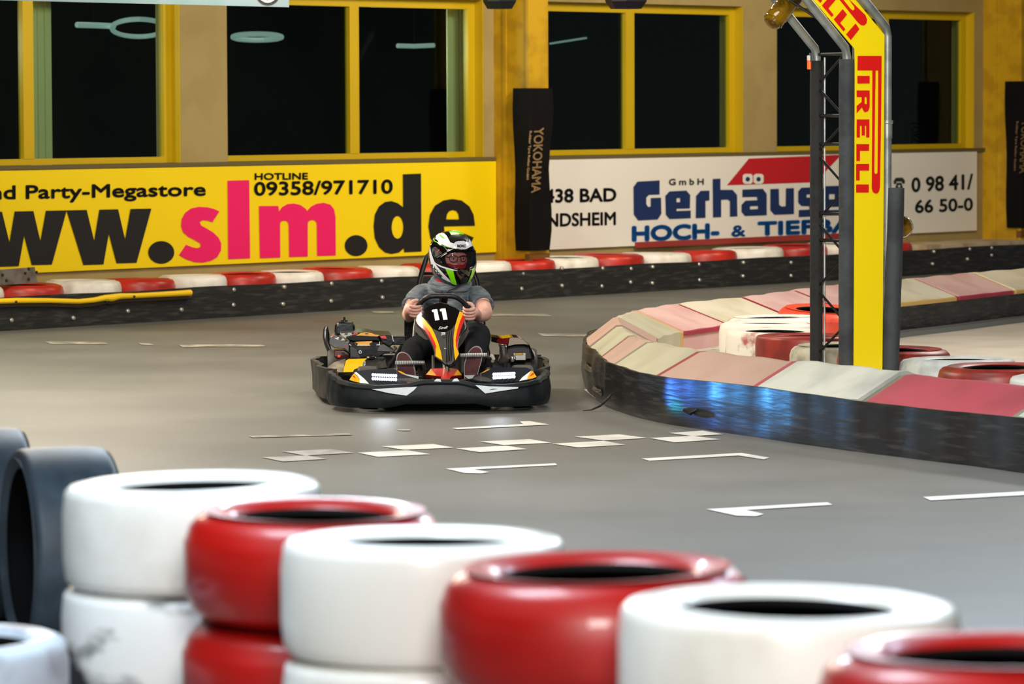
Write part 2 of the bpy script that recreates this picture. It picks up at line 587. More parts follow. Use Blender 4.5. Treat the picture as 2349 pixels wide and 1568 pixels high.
rp = [(590 + 56 * math.cos(a), 85 + 7 * math.sin(a), 0.6 * math.sin(a)) for a in [2 * PI * i / 24 for i in range(24)]]
reflected_lamp(rp, 0.024, True, 'flat pale ring lamp reflection in the middle window, a glowing tube', (590, 85))
reflected_lamp([(912, 105, 0), (950, 106, 0), (995, 104, 0)], 0.022, False, 'short bright lamp reflection in the middle window beside the blind, a glowing tube', (950, 106))
reflected_lamp([(1262, 100, 0), (1300, 94, 0), (1345, 87, 0)], 0.010, False, 'faint thin lamp reflection in the window right of the black pad, a glowing tube', (1300, 94))

# --- columns with padding
def column(n, xa, xb, xc):
    """xa..xb: its side face, xb..xc: its front face (pixel columns)"""
    s0 = ws(xa)
    # protrusion so that the front-left corner projects to xb
    lo, hi = 0.0, 1.5
    for _ in range(40):
        mid = (lo + hi) / 2
        v = wpt(s0, 1.7, mid)
        dx = Vector((v.x, v.y, v.z - CAMZ))
        px = W_ / 2 + F_ * dx.dot(_r) / dx.dot(_f)
        if px < xb: lo = mid
        else: hi = mid
    p = lo
    s1 = ws(xc, p)
    mb = wbox(MB(), s0, s1, 0, 4.7, 0, p)
    wbox(mb, s0 - 0.012, s0, 0, 4.7, p * 0.28, p * 0.36)
    wbox(mb, s0 - 0.02, s0, 0, 4.7, p * 0.93, p)
    struct(mk(f'trim_{n}', mb, M_yellow, smooth=False))
    return s0, s1, p
c1 = column(2, 1133, 1216, 1258)
c2 = column(3, 2255, 2345, 2400)
M_pad = mat('black_pad_fabric', (8, 7, 8), 0.85, rgb2=(13, 9, 11), scale=3, bump=0.3, bscale=6, spec=0.15)
M_gold = mat('tan_print', (196, 160, 110), 0.6)
def pad(c, ptop, pbot, x, lb, words):
    s0, s1, p = c
    zt, zb = wz(x, ptop, p), wz(x, pbot, p)
    o = thing('column_pad', lb, 'pad', wpt((s0 + s1) / 2, zb, p), 0, 'black pads on the yellow columns')
    t = 0.045
    rings = []
    for i in range(9):
        u = i / 8
        z = zb + (zt - zb) * u
        w = 0.012 * math.sin(u * 9)
        b = t + 0.012 * math.sin(u * PI * 3)
        a0 = p * (0.62 + 0.06 * (1 - u))
        rings.append([wpt(s0 - b, z, a0), wpt(s0 - b, z, p + b * .7), wpt(s0 - b * .6, z, p + b), wpt(s1 - 0.04 * (1 - u), z, p + b + w),
                      wpt(s1 - 0.04 * (1 - u), z, p + 0.002), wpt(s0 - .002, z, p + 0.002), wpt(s0 - .002, z, a0)])
    mk('sleeve', MB().loft(rings), M_pad, o, angle=30)
    mk('strap', wbox(MB(), s0 - 0.03, s1 + .004, zb - 0.10, zb - 0.03, p * 0.9, p + 0.01), mat('brown_strap', (110, 66, 14), .7), o, smooth=False)
    pl = p + t + 0.025
    for s, q, sp in words:
        lettering(s, q, lambda X, Y: WP(X, Y, pl), M_gold, o, 0.012 if sp else 0.0)
pad(c1, 202, 574, 1230, 'black padding sleeve with tan lettering on the column between the two wall signs',
    [('YOKOHAMA', [(1247, 293), (1239, 441), (1219, 442), (1226, 294)], 1), ('Rubber Tyre Reifen GmbH', [(1220, 300), (1213, 411), (1206, 412), (1213, 301)], 0)])
pad(c2, 186, 523, 2330, 'black padding sleeve on the yellow column at the right edge of the photo',
    [('YOKOHAMA', [(2362, 276), (2356, 396), (2338, 397), (2344, 277)], 1), ('Rubber Tyre Reifen GmbH', [(2336, 278), (2330, 390), (2324, 391), (2330, 279)], 0)])

# --- yellow sign
def W3(x, y): return WP(x, y, 0.036)
ZB = 0.395
sg = thing('advertising_sign', 'yellow advertising sign with large black and pink web address on the wall', 'sign', wpt(ws(500), ZB, 0.015))
mk('board', wbox(MB(), ws(-330), ws(1132), ZB, ZS - .005, 0.001, 0.03), M_ysign, sg, smooth=False)
def wglyph(dx):
    z = lambda q: [((a + dx) / 3.356, b / 3.356 + 370 - 0.0) for a, b in q]
    return z([(512, 377), (668, 373), (725, 608), (765, 371), (910, 368), (963, 598), (1005, 366), (1166, 363), (1052, 780), (897, 784), (838, 560), (797, 792), (642, 797)])
for dx in (0, -652, -1304):
    dy = -dx * 0.000021 * 1000 / 3.356
    panel('lettering', [[(a, b + dy) for a, b in wglyph(dx)]], W3, M_black, sg, smooth=False)
panel('lettering', [ell(370, 578.5, 30, 26)], W3, M_black, sg, smooth=False)
panel('lettering', [ell(817, 563, 26.2, 24)], W3, M_black, sg, smooth=False)
z1 = lambda q: [(a / 3.356, b / 3.356 + 370) for a, b in q]
z2 = lambda q: [(a / 3.356 + 600, b / 3.356 + 370) for a, b in q]
panel('lettering', [z1([(1690, 384), (1636, 468), (1600, 455), (1560, 452), (1538, 468), (1548, 492), (1590, 515), (1640, 545), (1682, 585), (1704, 630), (1702, 685), (1672, 738), (1622, 766),
      (1560, 778), (1500, 774), (1440, 755), (1378, 722), (1432, 640), (1480, 660), (1520, 668), (1546, 655), (1542, 630), (1500, 605), (1450, 580), (1410, 545), (1394, 500), (1398, 445), (1425, 395), (1470, 362), (1530, 349), (1600, 353), (1650, 366)])], W3, M_pink, sg, smooth=False)
panel('lettering', [z1([(1752, 148), (1919, 144), (1926, 745), (1757, 752)])], W3, M_pink, sg, smooth=False)
mo = z2([(-20, 343), (130, 342), (135, 385), (160, 350), (200, 328), (250, 323), (300, 335), (338, 362), (352, 382), (380, 348), (425, 325), (480, 318), (530, 332), (560, 370), (570, 430), (572, 723), (428, 727), (426, 490)])
mo += z2([(424, 470), (412, 455), (390, 450), (368, 456), (358, 470), (356, 490), (356, 731), (213, 735), (209, 490), (204, 470), (192, 457), (172, 455), (152, 461), (144, 475), (143, 500), (145, 739), (-12, 744)])
panel('lettering', [mo], W3, M_pink, sg, smooth=False)
d_o = z2([(1088, 99), (1228, 93), (1232, 693), (1098, 699), (1096, 668), (1060, 700), (1000, 712), (950, 700), (905, 660), (872, 590), (863, 500), (872, 410), (905, 345), (950, 312), (1000, 305), (1050, 322), (1090, 352)])
panel('lettering', [d_o, ell(912, 521, 13.4, 26)], W3, M_black, sg, smooth=False)
e_o = z2([(1644, 495), (1405, 500), (1412, 560), (1440, 590), (1490, 596), (1540, 580), (1562, 555), (1634, 585), (1600, 650), (1550, 690), (1480, 705), (1400, 695), (1340, 655), (1300, 590), (1284, 500), (1296, 410), (1335, 340), (1400, 300), (1470, 289), (1540, 300), (1600, 345), (1633, 410)])
e_h = z2([(1422, 446), (1427, 410), (1445, 383), (1472, 374), (1500, 382), (1516, 408), (1520, 446)])
panel('lettering', [e_o, e_h], W3, M_black, sg, smooth=False)
lettering('und Party-Megastore', [(-52, 427), (471, 420), (471, 457), (-52, 467)], W3, M_black, sg, 0.008, fat=1.3)
lettering('HOTLINE', rectq(585, 397.5, 706, 412, -1), W3, M_black, sg, 0.03)
lettering('09358/971710', [(584, 418), (900, 412), (900, 443), (584, 448)], W3, M_black, sg, 0.022)

# --- white sign
s_w = ws(1258)
wg = thing('advertising_sign', 'white advertising sign with navy lettering and a red roof shape on the wall', 'sign', wpt(ws(1750), ZB, 0.015))
mk('board', wbox(MB(), s_w - .15, ws(2236), ZB, ZS - .002, 0.001, 0.03), M_wsign, wg, smooth=False)
lettering('91438 BAD', [(1208, 435), (1413, 431.5), (1413, 461), (1208, 465.5)], W3, M_black, wg, 0.022)
lettering('WINDSHEIM', [(1204, 491.5), (1412, 486), (1412, 515), (1204, 521)], W3, M_black, wg, 0.008, fat=1.0)
lettering('GmbH', rectq(1535, 410.5, 1614, 424, -1), W3, mat('grey_print', (90, 88, 86), .5), wg, 0.03, spacing=1.5)
Z4 = lambda q: [(a / 2.45 + 1150, b / 2.45) for a, b in q]
g_G = Z4([(890, 1013), (890, 1092), (830, 1094), (815, 1110), (815, 1145), (825, 1162), (840, 1160), (840, 1112), (898, 1110), (900, 1200), (880, 1232), (770, 1238), (745, 1205), (743, 1050), (765, 1020)])
g_e = [Z4([(1060, 1170), (985, 1172), (985, 1185), (1065, 1182), (1065, 1225), (945, 1230), (925, 1205), (922, 1100), (945, 1075), (1040, 1070), (1062, 1095)]), Z4([(985, 1112), (1005, 1112), (1005, 1135), (985, 1136)])]
g_r = Z4([(1095, 1100), (1120, 1072), (1170, 1070), (1170, 1125), (1148, 1128), (1148, 1223), (1093, 1225)])
g_h = Z4([(1188, 1005), (1232, 1003), (1232, 1066), (1300, 1066), (1325, 1095), (1327, 1215), (1285, 1217), (1285, 1130), (1272, 1120), (1236, 1122), (1236, 1219), (1190, 1221)])
g_a = [Z4([(1355, 1065), (1470, 1060), (1492, 1090), (1492, 1208), (1370, 1213), (1350, 1190), (1350, 1150), (1372, 1127), (1440, 1124), (1436, 1105), (1355, 1107)]), Z4([(1398, 1158), (1442, 1156), (1442, 1174), (1398, 1176)])]
g_u = Z4([(1512, 1062), (1560, 1060), (1562, 1150), (1575, 1160), (1598, 1158), (1600, 1058), (1645, 1056), (1645, 1202), (1535, 1206), (1512, 1180)])
for g in ([g_G], g_e, [g_r], [g_h], g_a, [g_u]):
    panel('lettering', g, W3, M_navy, wg, smooth=False)
Z5 = lambda q: [(a / 3.136 + 1650, b / 3.136) for a, b in q]
panel('lettering', [Z5([(690, 1345), (690, 1395), (628, 1397), (628, 1420), (690, 1420), (712, 1445), (712, 1530), (690, 1555), (572, 1560), (572, 1510), (648, 1506), (648, 1482), (590, 1480), (568, 1455), (568, 1375), (590, 1350)])], W3, M_navy, wg, smooth=False)
panel('lettering', [Z5([(880, 1485), (790, 1487), (790, 1510), (880, 1508), (880, 1545), (760, 1550), (740, 1525), (738, 1365), (760, 1338), (860, 1335), (880, 1360)]), Z5([(790, 1395), (830, 1394), (830, 1432), (790, 1433)])], W3, M_navy, wg, smooth=False)
panel('lettering', [Z5([(905, 1365), (940, 1334), (1000, 1332), (1000, 1392), (960, 1395), (960, 1540), (905, 1542)])], W3, M_navy, wg, smooth=False)
panel('roof_shape', [Z5([(55, 1332), (213, 1140), (880, 1112), (690, 1310)])], lambda x, y: WP(x, y, 0.033), M_redp, wg, smooth=False)
for cx in (205, 283):
    q = [Z5([(cx - 36, 1262), (cx - 22, 1250), (cx + 22, 1250), (cx + 36, 1262), (cx + 36, 1308), (cx + 22, 1322), (cx - 22, 1322), (cx - 36, 1308)])]
    panel('letter_dot', q, lambda x, y: WP(x, y, 0.038), M_wsign, wg, smooth=False)
    panel('letter_dot', [Z5(ell(cx, 1288, 16, 17, 12))], lambda x, y: WP(x, y, 0.041), M_navy, wg, smooth=False)
lettering('HOCH-', [(1452, 520), (1648, 513), (1648, 545), (1452, 552)], W3, M_blue, wg, 0.045)
lettering('&', [(1679, 518), (1709, 517), (1709, 541), (1679, 542)], W3, M_blue, wg, 0.03)
lettering('TIEFBAU', [(1740, 510), (2003, 500), (2003, 529), (1740, 539)], W3, M_blue, wg, 0.045)
Mtel = mat('dark_green_print', (36, 48, 44), .5)
lettering('0 98 41/', [(2092, 408), (2231, 399), (2231, 433), (2092, 440)], W3, Mtel, wg, 0.02)
lettering('66 50-0', [(2100, 459), (2231, 454), (2231, 482), (2100, 488)], W3, Mtel, wg, 0.02)
tel = [Z5([(1255, 1300), (1270, 1278), (1318, 1276), (1335, 1296), (1335, 1318), (1318, 1320), (1312, 1304), (1276, 1305), (1272, 1322), (1255, 1322)]),
       Z5([(1278, 1315), (1310, 1313), (1325, 1360), (1262, 1362)]), Z5(ell(1294, 1338, 9, 10, 10))]
panel('phone_symbol', tel, W3, Mtel, wg, smooth=False)
mk('bottom_strip', wbox(MB(), ws(1450), ws(1990), ZB - .02, ZB + .035, 0.031, 0.06), mat('dull_red_strip', (150, 52, 44), .6), wg, smooth=False)

# --- low ledges between wall and barrier
lg = MB()
def ledge(x0, x1, z):
    a, b = BP(x0, 650, -0.05), BP(x1, 650, -0.05)
    sa, sb = (a - WO).dot(WT), (b - WO).dot(WT)
    a2, b2 = wpt(sa, 0, 0.0), wpt(sb, 0, 0.0)
    q = [Vector((v.x, v.y, 0)) for v in (a, b, b2, a2)]
    lg.hexa(q, [v + Vector((0, 0, z)) for v in q])
ledge(-300, 2124, 0.125)
ledge(2126, 2560, 0.30)
struct(mk('trim_4', lg, mat('pale_ledge', (200, 182, 150), .8, rgb2=(170, 150, 118), scale=4), smooth=False))

# --- rubber belt in front of the back tyres
belt = thing('rubber_belt', 'long black rubber belt with steel bolts along the foot of the back wall', 'barrier', (BO.x, BO.y, 0))
L0, L1 = (BP(-300, 700) - BO).dot(BT), (BP(2560, 640) - BO).dot(BT)
mb = MB()
rings = []
N = 120
for i in range(N + 1):
    s = L0 + (L1 - L0) * i / N
    w = 0.012 * math.sin(s * 5.1) + 0.008 * math.sin(s * 13)
    c = BO + BT * s
    zt = 0.262 + 0.004 * math.sin(s * 3.3)
    def q(o, z): return c + BN * (o + w * (0.3 + z * 2)) + Vector((0, 0, z))
    rings.append([q(0, 0.0), q(0.006, 0.06), q(-.004, .13), q(0.004, 0.2), q(0, zt), q(-0.022, zt), q(-0.022, 0)])
mk('belt', mb.loft(rings), M_rubber, belt, angle=60)
bolts = [(27, 734), (169, 729), (294, 713), (417, 710), (537, 664), (536, 699), (653, 658), (650, 697), (761, 650), (876, 644), (878, 682), (760, 690), (1200, 627), (1197, 662),
         (1290, 615), (1290, 655), (1383, 615), (1381, 656), (1448, 616), (1447, 647), (1498, 612), (1497, 649), (1604, 606), (1605, 642), (1706, 602), (1705, 633), (1815, 602), (1815, 632),
         (2143, 577), (2140, 605), (2225, 571), (2220, 594), (2275, 568), (2275, 585)]
for x, y in bolts:
    c = BP(x, y, 0.008)
    M = Matrix((( BT.x, 0, BN.x), (BT.y, 0, BN.y), (0, 1, 0)))
    mk('bolt', MB().lathe([(0.0001, 0.012), (.012, .010), (.018, 0.002), (.018, -.02), (.0001, -.02)], 10, Matrix.Translation(c) @ M.to_4x4(), False), M_bolt, belt)

# --- tyre shapes
M_lining = mat('bare_black_rubber', (9, 8, 8), .85, spec=.15)
def tyre_prof(R, h, rin, sh=0.035, lip=0.02, crest=0.0):
    return [(rin + .008, h - lip * .62), (rin + .014, h - lip * .42), (rin + .03, h - 0.004), ((R + rin) / 2 + .015, h + crest), (R - sh * 1.1, h - .004), (R - sh * .55, h - sh * .22), (R - sh * .2, h - sh * .58), (R - .004, h - sh),
            (R, h * .72), (R, h * .5), (R, h * .28), (R - .004, sh), (R - sh * .2, sh * .58), (R - sh * .55, sh * .22), (R - sh * 1.1, .004), ((R + rin) / 2, 0), (rin + .02, .006), (rin, lip)]
def lining_prof(R, h, rin, lip):
    return [(rin, lip), (rin + .003, lip + .002), (rin + .017, lip + .012), (R - .035, .05), (R - .022, h * .5), (R - .035, h - .05), (rin + .017, h - lip - .012), (rin + .003, h - lip - .002), (rin, h - lip), (rin + .008, h - lip * .62)]
def tyre(mat_, R, h, loc, label, group=None, rin=None, sh=0.035, name='painted_tyre', M=None, rz=0.0, grooves=False, lip=.02, n=56):
    rin = rin or R * 0.58
    t = MB().lathe(tyre_prof(R, h, rin, sh, lip), n, closed=False)
    tl_ = MB().lathe(lining_prof(R, h, rin, lip), n, closed=False)
    for v in t.v + tl_.v:      # no tyre is perfectly round
        a = math.atan2(v.y, v.x)
        k = 1 + 0.006 * math.sin(2 * a + rz * 3) + .004 * math.sin(3 * a + rz)
        v.x *= k
        v.y *= k
        v.z += 0.004 * math.sin(a + rz * 5) * (v.z / h)
    o = mk(name, t, mat_, None, angle=50)
    mk('inner_lining', tl_, M_lining, o, world=False, angle=50)
    o.location = loc
    if M is not None:
        o.rotation_euler = M
    else:
        o.rotation_euler = (0, 0, rz)
    return tag(o, label, 'tyre', group)

# --- red and white tyres along the back wall
cuts = [-85, 47, 187, 317, 440, 557, 668, 777, 893, 998, 1103, 1208, 1307, 1407, 1515, 1623, 1725, 1833, 1932, 2030, 2125]
names = ['white tyre at the left edge of the photo under the grey bracket', 'red tyre right of the grey bracket, behind the bent yellow pipe', 'white tyre under the first black dot of the yellow sign, behind the yellow pipe',
         'red tyre at the right end of the bent yellow pipe', 'white tyre below the pink letter s of the sign', 'red tyre below the pink letter l of the sign', 'white tyre below the pink letter m of the sign',
         'red tyre below the second black dot of the sign', 'white tyre below the black letter d, left of the driver', 'red tyre directly behind the driver and his helmet', 'white tyre just right of the helmet below the yellow column',
         'red tyre below the black column pad', 'white tyre right of the black column pad, below the white sign', 'red tyre below the word NDSHEIM and the gap after it', 'white tyre below the word HOCH on the sign',
         'red tyre below the ampersand of the white sign', 'white tyre left of the black truss posts, below the white sign', 'red tyre seen between the black truss posts at the wall', 'white tyre hidden behind the yellow truss banner',
         'last red tyre of the wall row, right of the truss by the bare ledge']
for i, (a, b) in enumerate(zip(cuts[:-1], cuts[1:])):
    pa, pb = BP(a, 640, -0.03), BP(b, 640, -0.03)
    D = (pb - pa).length
    D_ = D
    D = D if i < 15 else D - .045
    c = (pa + pb) / 2 - BN * (D / 2 - (.012 if i > 14 else 0))
    hh = 0.222 + random.uniform(-.008, .008)
    tyre(M_tred if i % 2 else M_twhite, D / 2 - 0.004, hh, (c.x, c.y, 0.125), names[i], 'tyres in a row along the back wall', rz=i * 1.3, sh=.045, n=40)

# --- bent yellow pipe and grey bracket at the left
yp = thing('yellow_pipe', 'bent flattened yellow plastic pipe lying along the top of the rubber belt', 'pipe', BP(200, 690, 0.03))
path = [(-90, 691), (-20, 691), (40, 689), (110, 689), (180, 691), (215, 688), (240, 683), (255, 683), (275, 679), (310, 678), (370, 675), (437, 671)]
mk('pipe', MB().tube([BP(x, y, 0.05) for x, y in path], [.021, .021, .022, .020, .020, .021, .024, .03, .024, .021, .022, .025], 10), mat('yellow_pipe_plastic', (250, 205, 20), .35), yp)
mk('pipe_shade', MB().tube([BP(x, y + 9, 0.02) for x, y in path], .022, 8), mat('brown_shade', (60, 46, 34), .6), yp)  # brown strip put in for the shade under the pipe
for x, y in ((37, 692), (308, 680), (245, 693)):
    mk('bolt', MB().sphere(BP(x, y, .074), .011, 8, 6), M_black, yp)
br = thing('steel_bracket', 'grey steel bracket plate with bolt holes standing on the tyres at the left edge', 'bracket', BP(30, 650, -0.2))
mk('plate', MB().hexa([BP(x, y, -0.22) for x, y in ((-80, 660), (86, 648), (80, 612), (-80, 624))], [BP(x, y, -0.19) for x, y in ((-80, 660), (86, 648), (80, 612), (-80, 624))]), mat('grey_steel_plate', (128, 122, 112), .5, .3, rgb2=(100, 94, 84), scale=8), br, smooth=False)
for x, y in ((6, 630), (15, 643), (58, 626), (66, 616), (66, 640), (84, 624)):
    mk('bolt_hole', MB().sphere(BP(x, y, -.186), .012, 8, 6), M_black, br)

# --- hanging board top left, ceiling spots
YB = 30.5
hb = thing('hanging_board', 'pale blue hanging board with a round black and yellow emblem at top left', 'sign', P(300, -40, YB))
def HB(x, y, d=0.0): return P(x, y, YB + d)
mbx = MB().hexa([HB(x, y) for x, y in ((-60, -1), (663, 16.5), (662, -190), (-60, -200))], [HB(x, y, .08) for x, y in ((-60, -1), (663, 16.5), (662, -190), (-60, -200))])
mk('board', mbx, mat('pale_blue_board', (112, 132, 142), .5, rgb2=(98, 126, 132), scale=2.5), hb, smooth=False)
panel('emblem', [ell(614, -16, 28, 28)], lambda x, y: HB(x, y, -.004), M_black, hb, smooth=False)
panel('emblem', [ell(614, -16, 22, 22), ell(614, -16, 17, 17)], lambda x, y: HB(x, y, -.008), M_wsign, hb, smooth=False)
panel('emblem', [ell(614, -16, 15, 15)], lambda x, y: HB(x, y, -.008), M_ysign, hb, smooth=False)
for x in (40, 620):
    mk('hanger', MB().tube([HB(x, -190, .04), HB(x, -190, .04) + Vector((0, 0, 4.7 - HB(x, -190).z))], .008, 6), M_dark, hb)
for x, lb, col in ((1146, 'black spotlight housing hanging above the yellow column pad', (18, 26, 22)), (1436, 'dark purple spotlight housing hanging above the window mullion', (26, 18, 34))):
    c = P(x, 2, 33.0)
    t = thing('ceiling_spotlight', lb, 'lamp', (c.x, c.y, 4.7), 0, 'spotlights hanging at the top edge')
    sc = 1.0 if x < 1300 else 1.25
    mk('housing', MB().lathe([(.0001, -.06), (.10 * sc, -.06), (.135 * sc, .0), (.135 * sc, .10), (.09 * sc, .2), (.0001, .22)], 8, Matrix.Translation(c + Vector((0, 0, -.005))), False), mat('lamp_housing' + str(x), col, .5), t, smooth=False)
    mk('pole', MB().tube([c + Vector((0, 0, .2)), Vector((c.x, c.y, 4.7))], .02, 8), M_dark, t)
# ================================================================== ISLAND
def catmull(pts, n=8):
    out = []
    p = [Vector(q) for q in pts]
    p = [p[0] * 2 - p[1]] + p + [p[-1] * 2 - p[-2]]
    for i in range(1, len(p) - 2):
        for k in range(n):
            t = k / n
            a, b, c, d = p[i - 1], p[i], p[i + 1], p[i + 2]
            out.append(0.5 * ((2 * b) + (c - a) * t + (2 * a - 5 * b + 4 * c - d) * t * t + (3 * b - a - 3 * c + d) * t ** 3))
    out.append(p[-2])
    return out
ipath = [(2.85, 17.9), (2.43, 19.2), (1.75, 20.4), (1.256, 21.4), (.80, 22.4), (.575, 23.4), (.485, 24.4), (.462, 25.2), (.47, 26.0), (.57, 26.9), (.86, 27.9),
         (1.30, 28.75), (1.68, 29.65), (2.17, 30.75), (2.75, 31.75), (3.36, 32.85), (4.0, 33.8), (4.9, 35.0)]
ip = [Vector((v.x, v.y, 0)) for v in catmull([Vector((x, y, 0)) for x, y in ipath], 10)]
ilen = [0.0]
for a, b in zip(ip[:-1], ip[1:]):
    ilen.append(ilen[-1] + (b - a).length)
def ia(s):
    s = max(0, min(ilen[-1] - 1e-6, s))
    k = 0
    while ilen[k + 1] < s:
        k += 1
    t = (s - ilen[k]) / (ilen[k + 1] - ilen[k])
    return ip[k].lerp(ip[k + 1], t)
def idir(s):
    return (ia(s + .15) - ia(s - .15)).normalized()
def iin(s):
    d = idir(s)
    return Vector((d.y, -d.x, 0))
def s_at_y(y):
    return min(range(len(ip)), key=lambda k: abs(ip[k].y - y))
def sy(y, far=False):
    best = 1e9
    bs = 0
    s = 0
    while s < ilen[-1]:
        if abs(ia(s).y - y) < best:
            best, bs = abs(ia(s).y - y), s
        s += 0.02
    return bs
M_pinkf = mat('faded_pink_foam', (186, 154, 140), .7, rgb2=(172, 140, 126), scale=2.2, lo=.35, hi=.7, bump=.1, bscale=14)
M_cream = mat('cream_foam', (186, 182, 156), .7, rgb2=(164, 160, 134), scale=2.2, lo=.35, hi=.7, bump=.1, bscale=14)
M_greyw = mat('grey_white_foam', (196, 200, 190), .65, rgb2=(160, 166, 162), scale=2.6, lo=.4, hi=.65, bump=.1, bscale=14)
M_rose = mat('rose_red_foam', (164, 48, 70), .6, rgb2=(150, 42, 60), scale=3, bump=.06, bscale=14)
M_pale = mat('pale_pink_foam', (212, 176, 168), .65, rgb2=(200, 158, 152), scale=2.2, bump=.1, bscale=14)
M_ivory = mat('ivory_foam', (212, 204, 180), .65, rgb2=(196, 186, 158), scale=2.2, bump=.1, bscale=14)
M_seamr = mat('dark_red_seam', (140, 16, 34), .6)
M_seamg = mat('grey_green_seam', (120, 118, 100), .7)  # grey-green paints the shade in the wide joints
M_seamy = mat('ochre_seam', (196, 160, 90), .7)
cross = [(0.02, 0.0), (0.02, .255), (.27, .385), (.32, .388), (.68, .255), (.68, 0.0)]
TIPS = sy(25.1)
def wsc(s):
    return 1.0 - .33 * math.exp(-((s - TIPS) / 2.0) ** 4)
ysp = [18.0, 19.30, 20.42, 21.40, 22.45, 23.45]
ss = [sy(y) for y in ysp]
s = ss[-1]
for st in (.62, .95, .95, .95, 1.0, 1.1, 1.15, 1.15, 1.2, 1.2, 1.2, 1.2, 1.2):
    s += st
    if s < ilen[-1] - .1:
        ss.append(s)
blk = [(M_greyw, 'grey-white sloped kerb block at the right edge, nearest to the camera'), (M_rose, 'deep rose-red sloped kerb block on the near side, right of the yellow pillar'),
       (M_greyw, 'grey-white sloped kerb block on the near side in front of the truss pillar'), (M_pinkf, 'faded pink sloped kerb block on the near side above the blue light spot'),
       (M_cream, 'cream sloped kerb block on the near side just right of the island tip'), (M_pinkf, 'small faded pink kerb block on the near side of the island tip'),
       (M_cream, 'cream kerb block at the very tip of the island'), (M_pinkf, 'faded pink kerb block behind the cream one at the tip'),
       (M_cream, 'creased cream kerb block on the far side of the tip'), (M_pale, 'pale pink kerb block on the far arm, the one nearest the tip'),
       (M_ivory, 'ivory kerb block on the far arm behind the worn white tyres'), (M_pale, 'pale pink kerb block on the far arm behind the orange-red tyre'),
       (M_pale, 'pale pink kerb block on the far arm behind the truss posts'), (M_ivory, 'ivory kerb block on the far arm just right of the yellow pillar'),
       (M_pale, 'pink kerb block with red lip on the far arm, right of the pillar'), (M_ivory, 'ivory kerb block with ochre edge at the right end of the far arm'), (M_pale, 'outermost pink kerb block of the far arm'), (M_ivory, 'outermost ivory kerb block of the far arm')]
seams = [M_seamg, M_seamg, M_rose, M_seamr, M_seamg, M_seamr, M_seamg, M_seamr, M_seamy, M_seamr, M_seamr, M_seamr, M_seamy, M_seamr, M_seamy, M_seamr, M_seamr]
def ring(s, dz=0.0, dx=0.0):
    c, n = ia(s), iin(s)
    return [c + n * (o * wsc(s) + (dx if 0 < k < 5 else 0)) + Vector((0, 0, max(0, z + (dz if z > 0 else 0)))) for k, (o, z) in enumerate(cross)]
ss = ss[:17]
for i in range(len(ss) - 1):
    m, lb = blk[min(i, len(blk) - 1)]
    a, b = ss[i] + .030, ss[i + 1] - .030
    t = thing('kerb_block', lb, 'kerb block', ia((a + b) / 2) + iin((a + b) / 2) * .3, 0, 'sloped foam kerb blocks round the island')
    dz = random.uniform(-.008, .008)
    n = 8
    mk('block', MB().loft([ring(a + (b - a) * k / n, dz + .004 * math.sin(k * 1.7 + i)) for k in range(n + 1)]), m, t, angle=25)
    mk('seam', MB().loft([ring(b + .0015, dz - .004), ring(ss[i + 1] + .0285, dz - .004)]), seams[i % len(seams)], t, smooth=False)
    if i >= 9:
        lip = MB().loft([[ia(q) + iin(q) * (o - .68 + .68 * wsc(q)) + Vector((0, 0, z + dz)) for o, z in ((.681, .222), (.681, .253), (.694, .248), (.694, .222))] for q in [a + (b - a) * k / n for k in range(n + 1)]])
        mk('lip', lip, M_rose if m is M_pale else M_seamy, t, smooth=False)

ib = thing('rubber_belt', 'black rubber belt bent round the outside of the kerb island, torn at its tip', 'barrier', ia(sy(22.0)))
n = 220
rings = []
for i in range(n + 1):
    q = ilen[-1] * i / n
    c, nn = ia(q), iin(q)
    w = .007 * math.sin(q * 4.3) + .006 * math.sin(q * 9.7) + .004 * math.sin(q * 23)
    tip = math.exp(-((q - sy(24.6)) / 0.9) ** 2)
    zt = .262 + .006 * math.sin(q * 2.1) + .014 * tip
    def g(o, z, k=1.0): return c - nn * (o + k * w + tip * .016 * (1 + .5 * math.sin(q * 7 + z * 30)) * (.08 < z < .21)) + Vector((0, 0, z))
    rings.append([g(.004, 0, .2), g(.010, .05), g(.004, .10, 1.3), g(.012, .15, .6), g(.006, .20), g(.008, zt), g(-.008, zt), g(-.008, 0, .2)])
mk('belt', MB().loft(rings), mat('island_rubber', (30, 30, 31), .36, rgb2=(78, 76, 72), scale=4, lo=.52, hi=.85, stretch=(1, 1, 10), bump=.18, bscale=4), ib, angle=60)
def flap(q, z0, z1, L, out, nm='torn_flap'):
    mb = MB()
    r = []
    for k in range(6):
        u = k / 5
        c = ia(q + L * u)
        nn = iin(q + L * u)
        o = .012 + out * math.sin(u * PI * .8) + .012
        e = .006 * math.sin(u * 13)
        r.append([c - nn * o + Vector((0, 0, z0 + e)), c - nn * (o + .012) + Vector((0, 0, (z0 + z1) / 2)), c - nn * o + Vector((0, 0, z1 + e * .5)), c - nn * (o - .008) + Vector((0, 0, (z0 + z1) / 2))])
    mk(nm, mb.loft(r), M_rubber, ib)
qs = sy(24.2)
flap(qs - .1, .135, .19, .5, .006)
flap(qs - .55, .05, .09, .35, .004)
c0 = ia(sy(23.3)) - iin(sy(23.3)) * .02
mk('loose_shred', MB().tube([c0 + Vector((0, 0, .09)), c0 + Vector((-.02, -.03, .07)), c0 + Vector((-.07, -.10, .03)), c0 + Vector((-.12, -.15, .012)), c0 + Vector((-.17, -.16, .008))], [.006, .008, .007, .005, .002], 6), M_rubber, ib)
c0 = ia(sy(21.95)) - iin(sy(21.95)) * .02
mk('torn_hole', MB().tube([c0 + Vector((-.04, .0, .10)), c0 + Vector((0, -.01, .092)), c0 + Vector((.035, -.03, .105))], [.008, .022, .004], 6), M_black, ib)
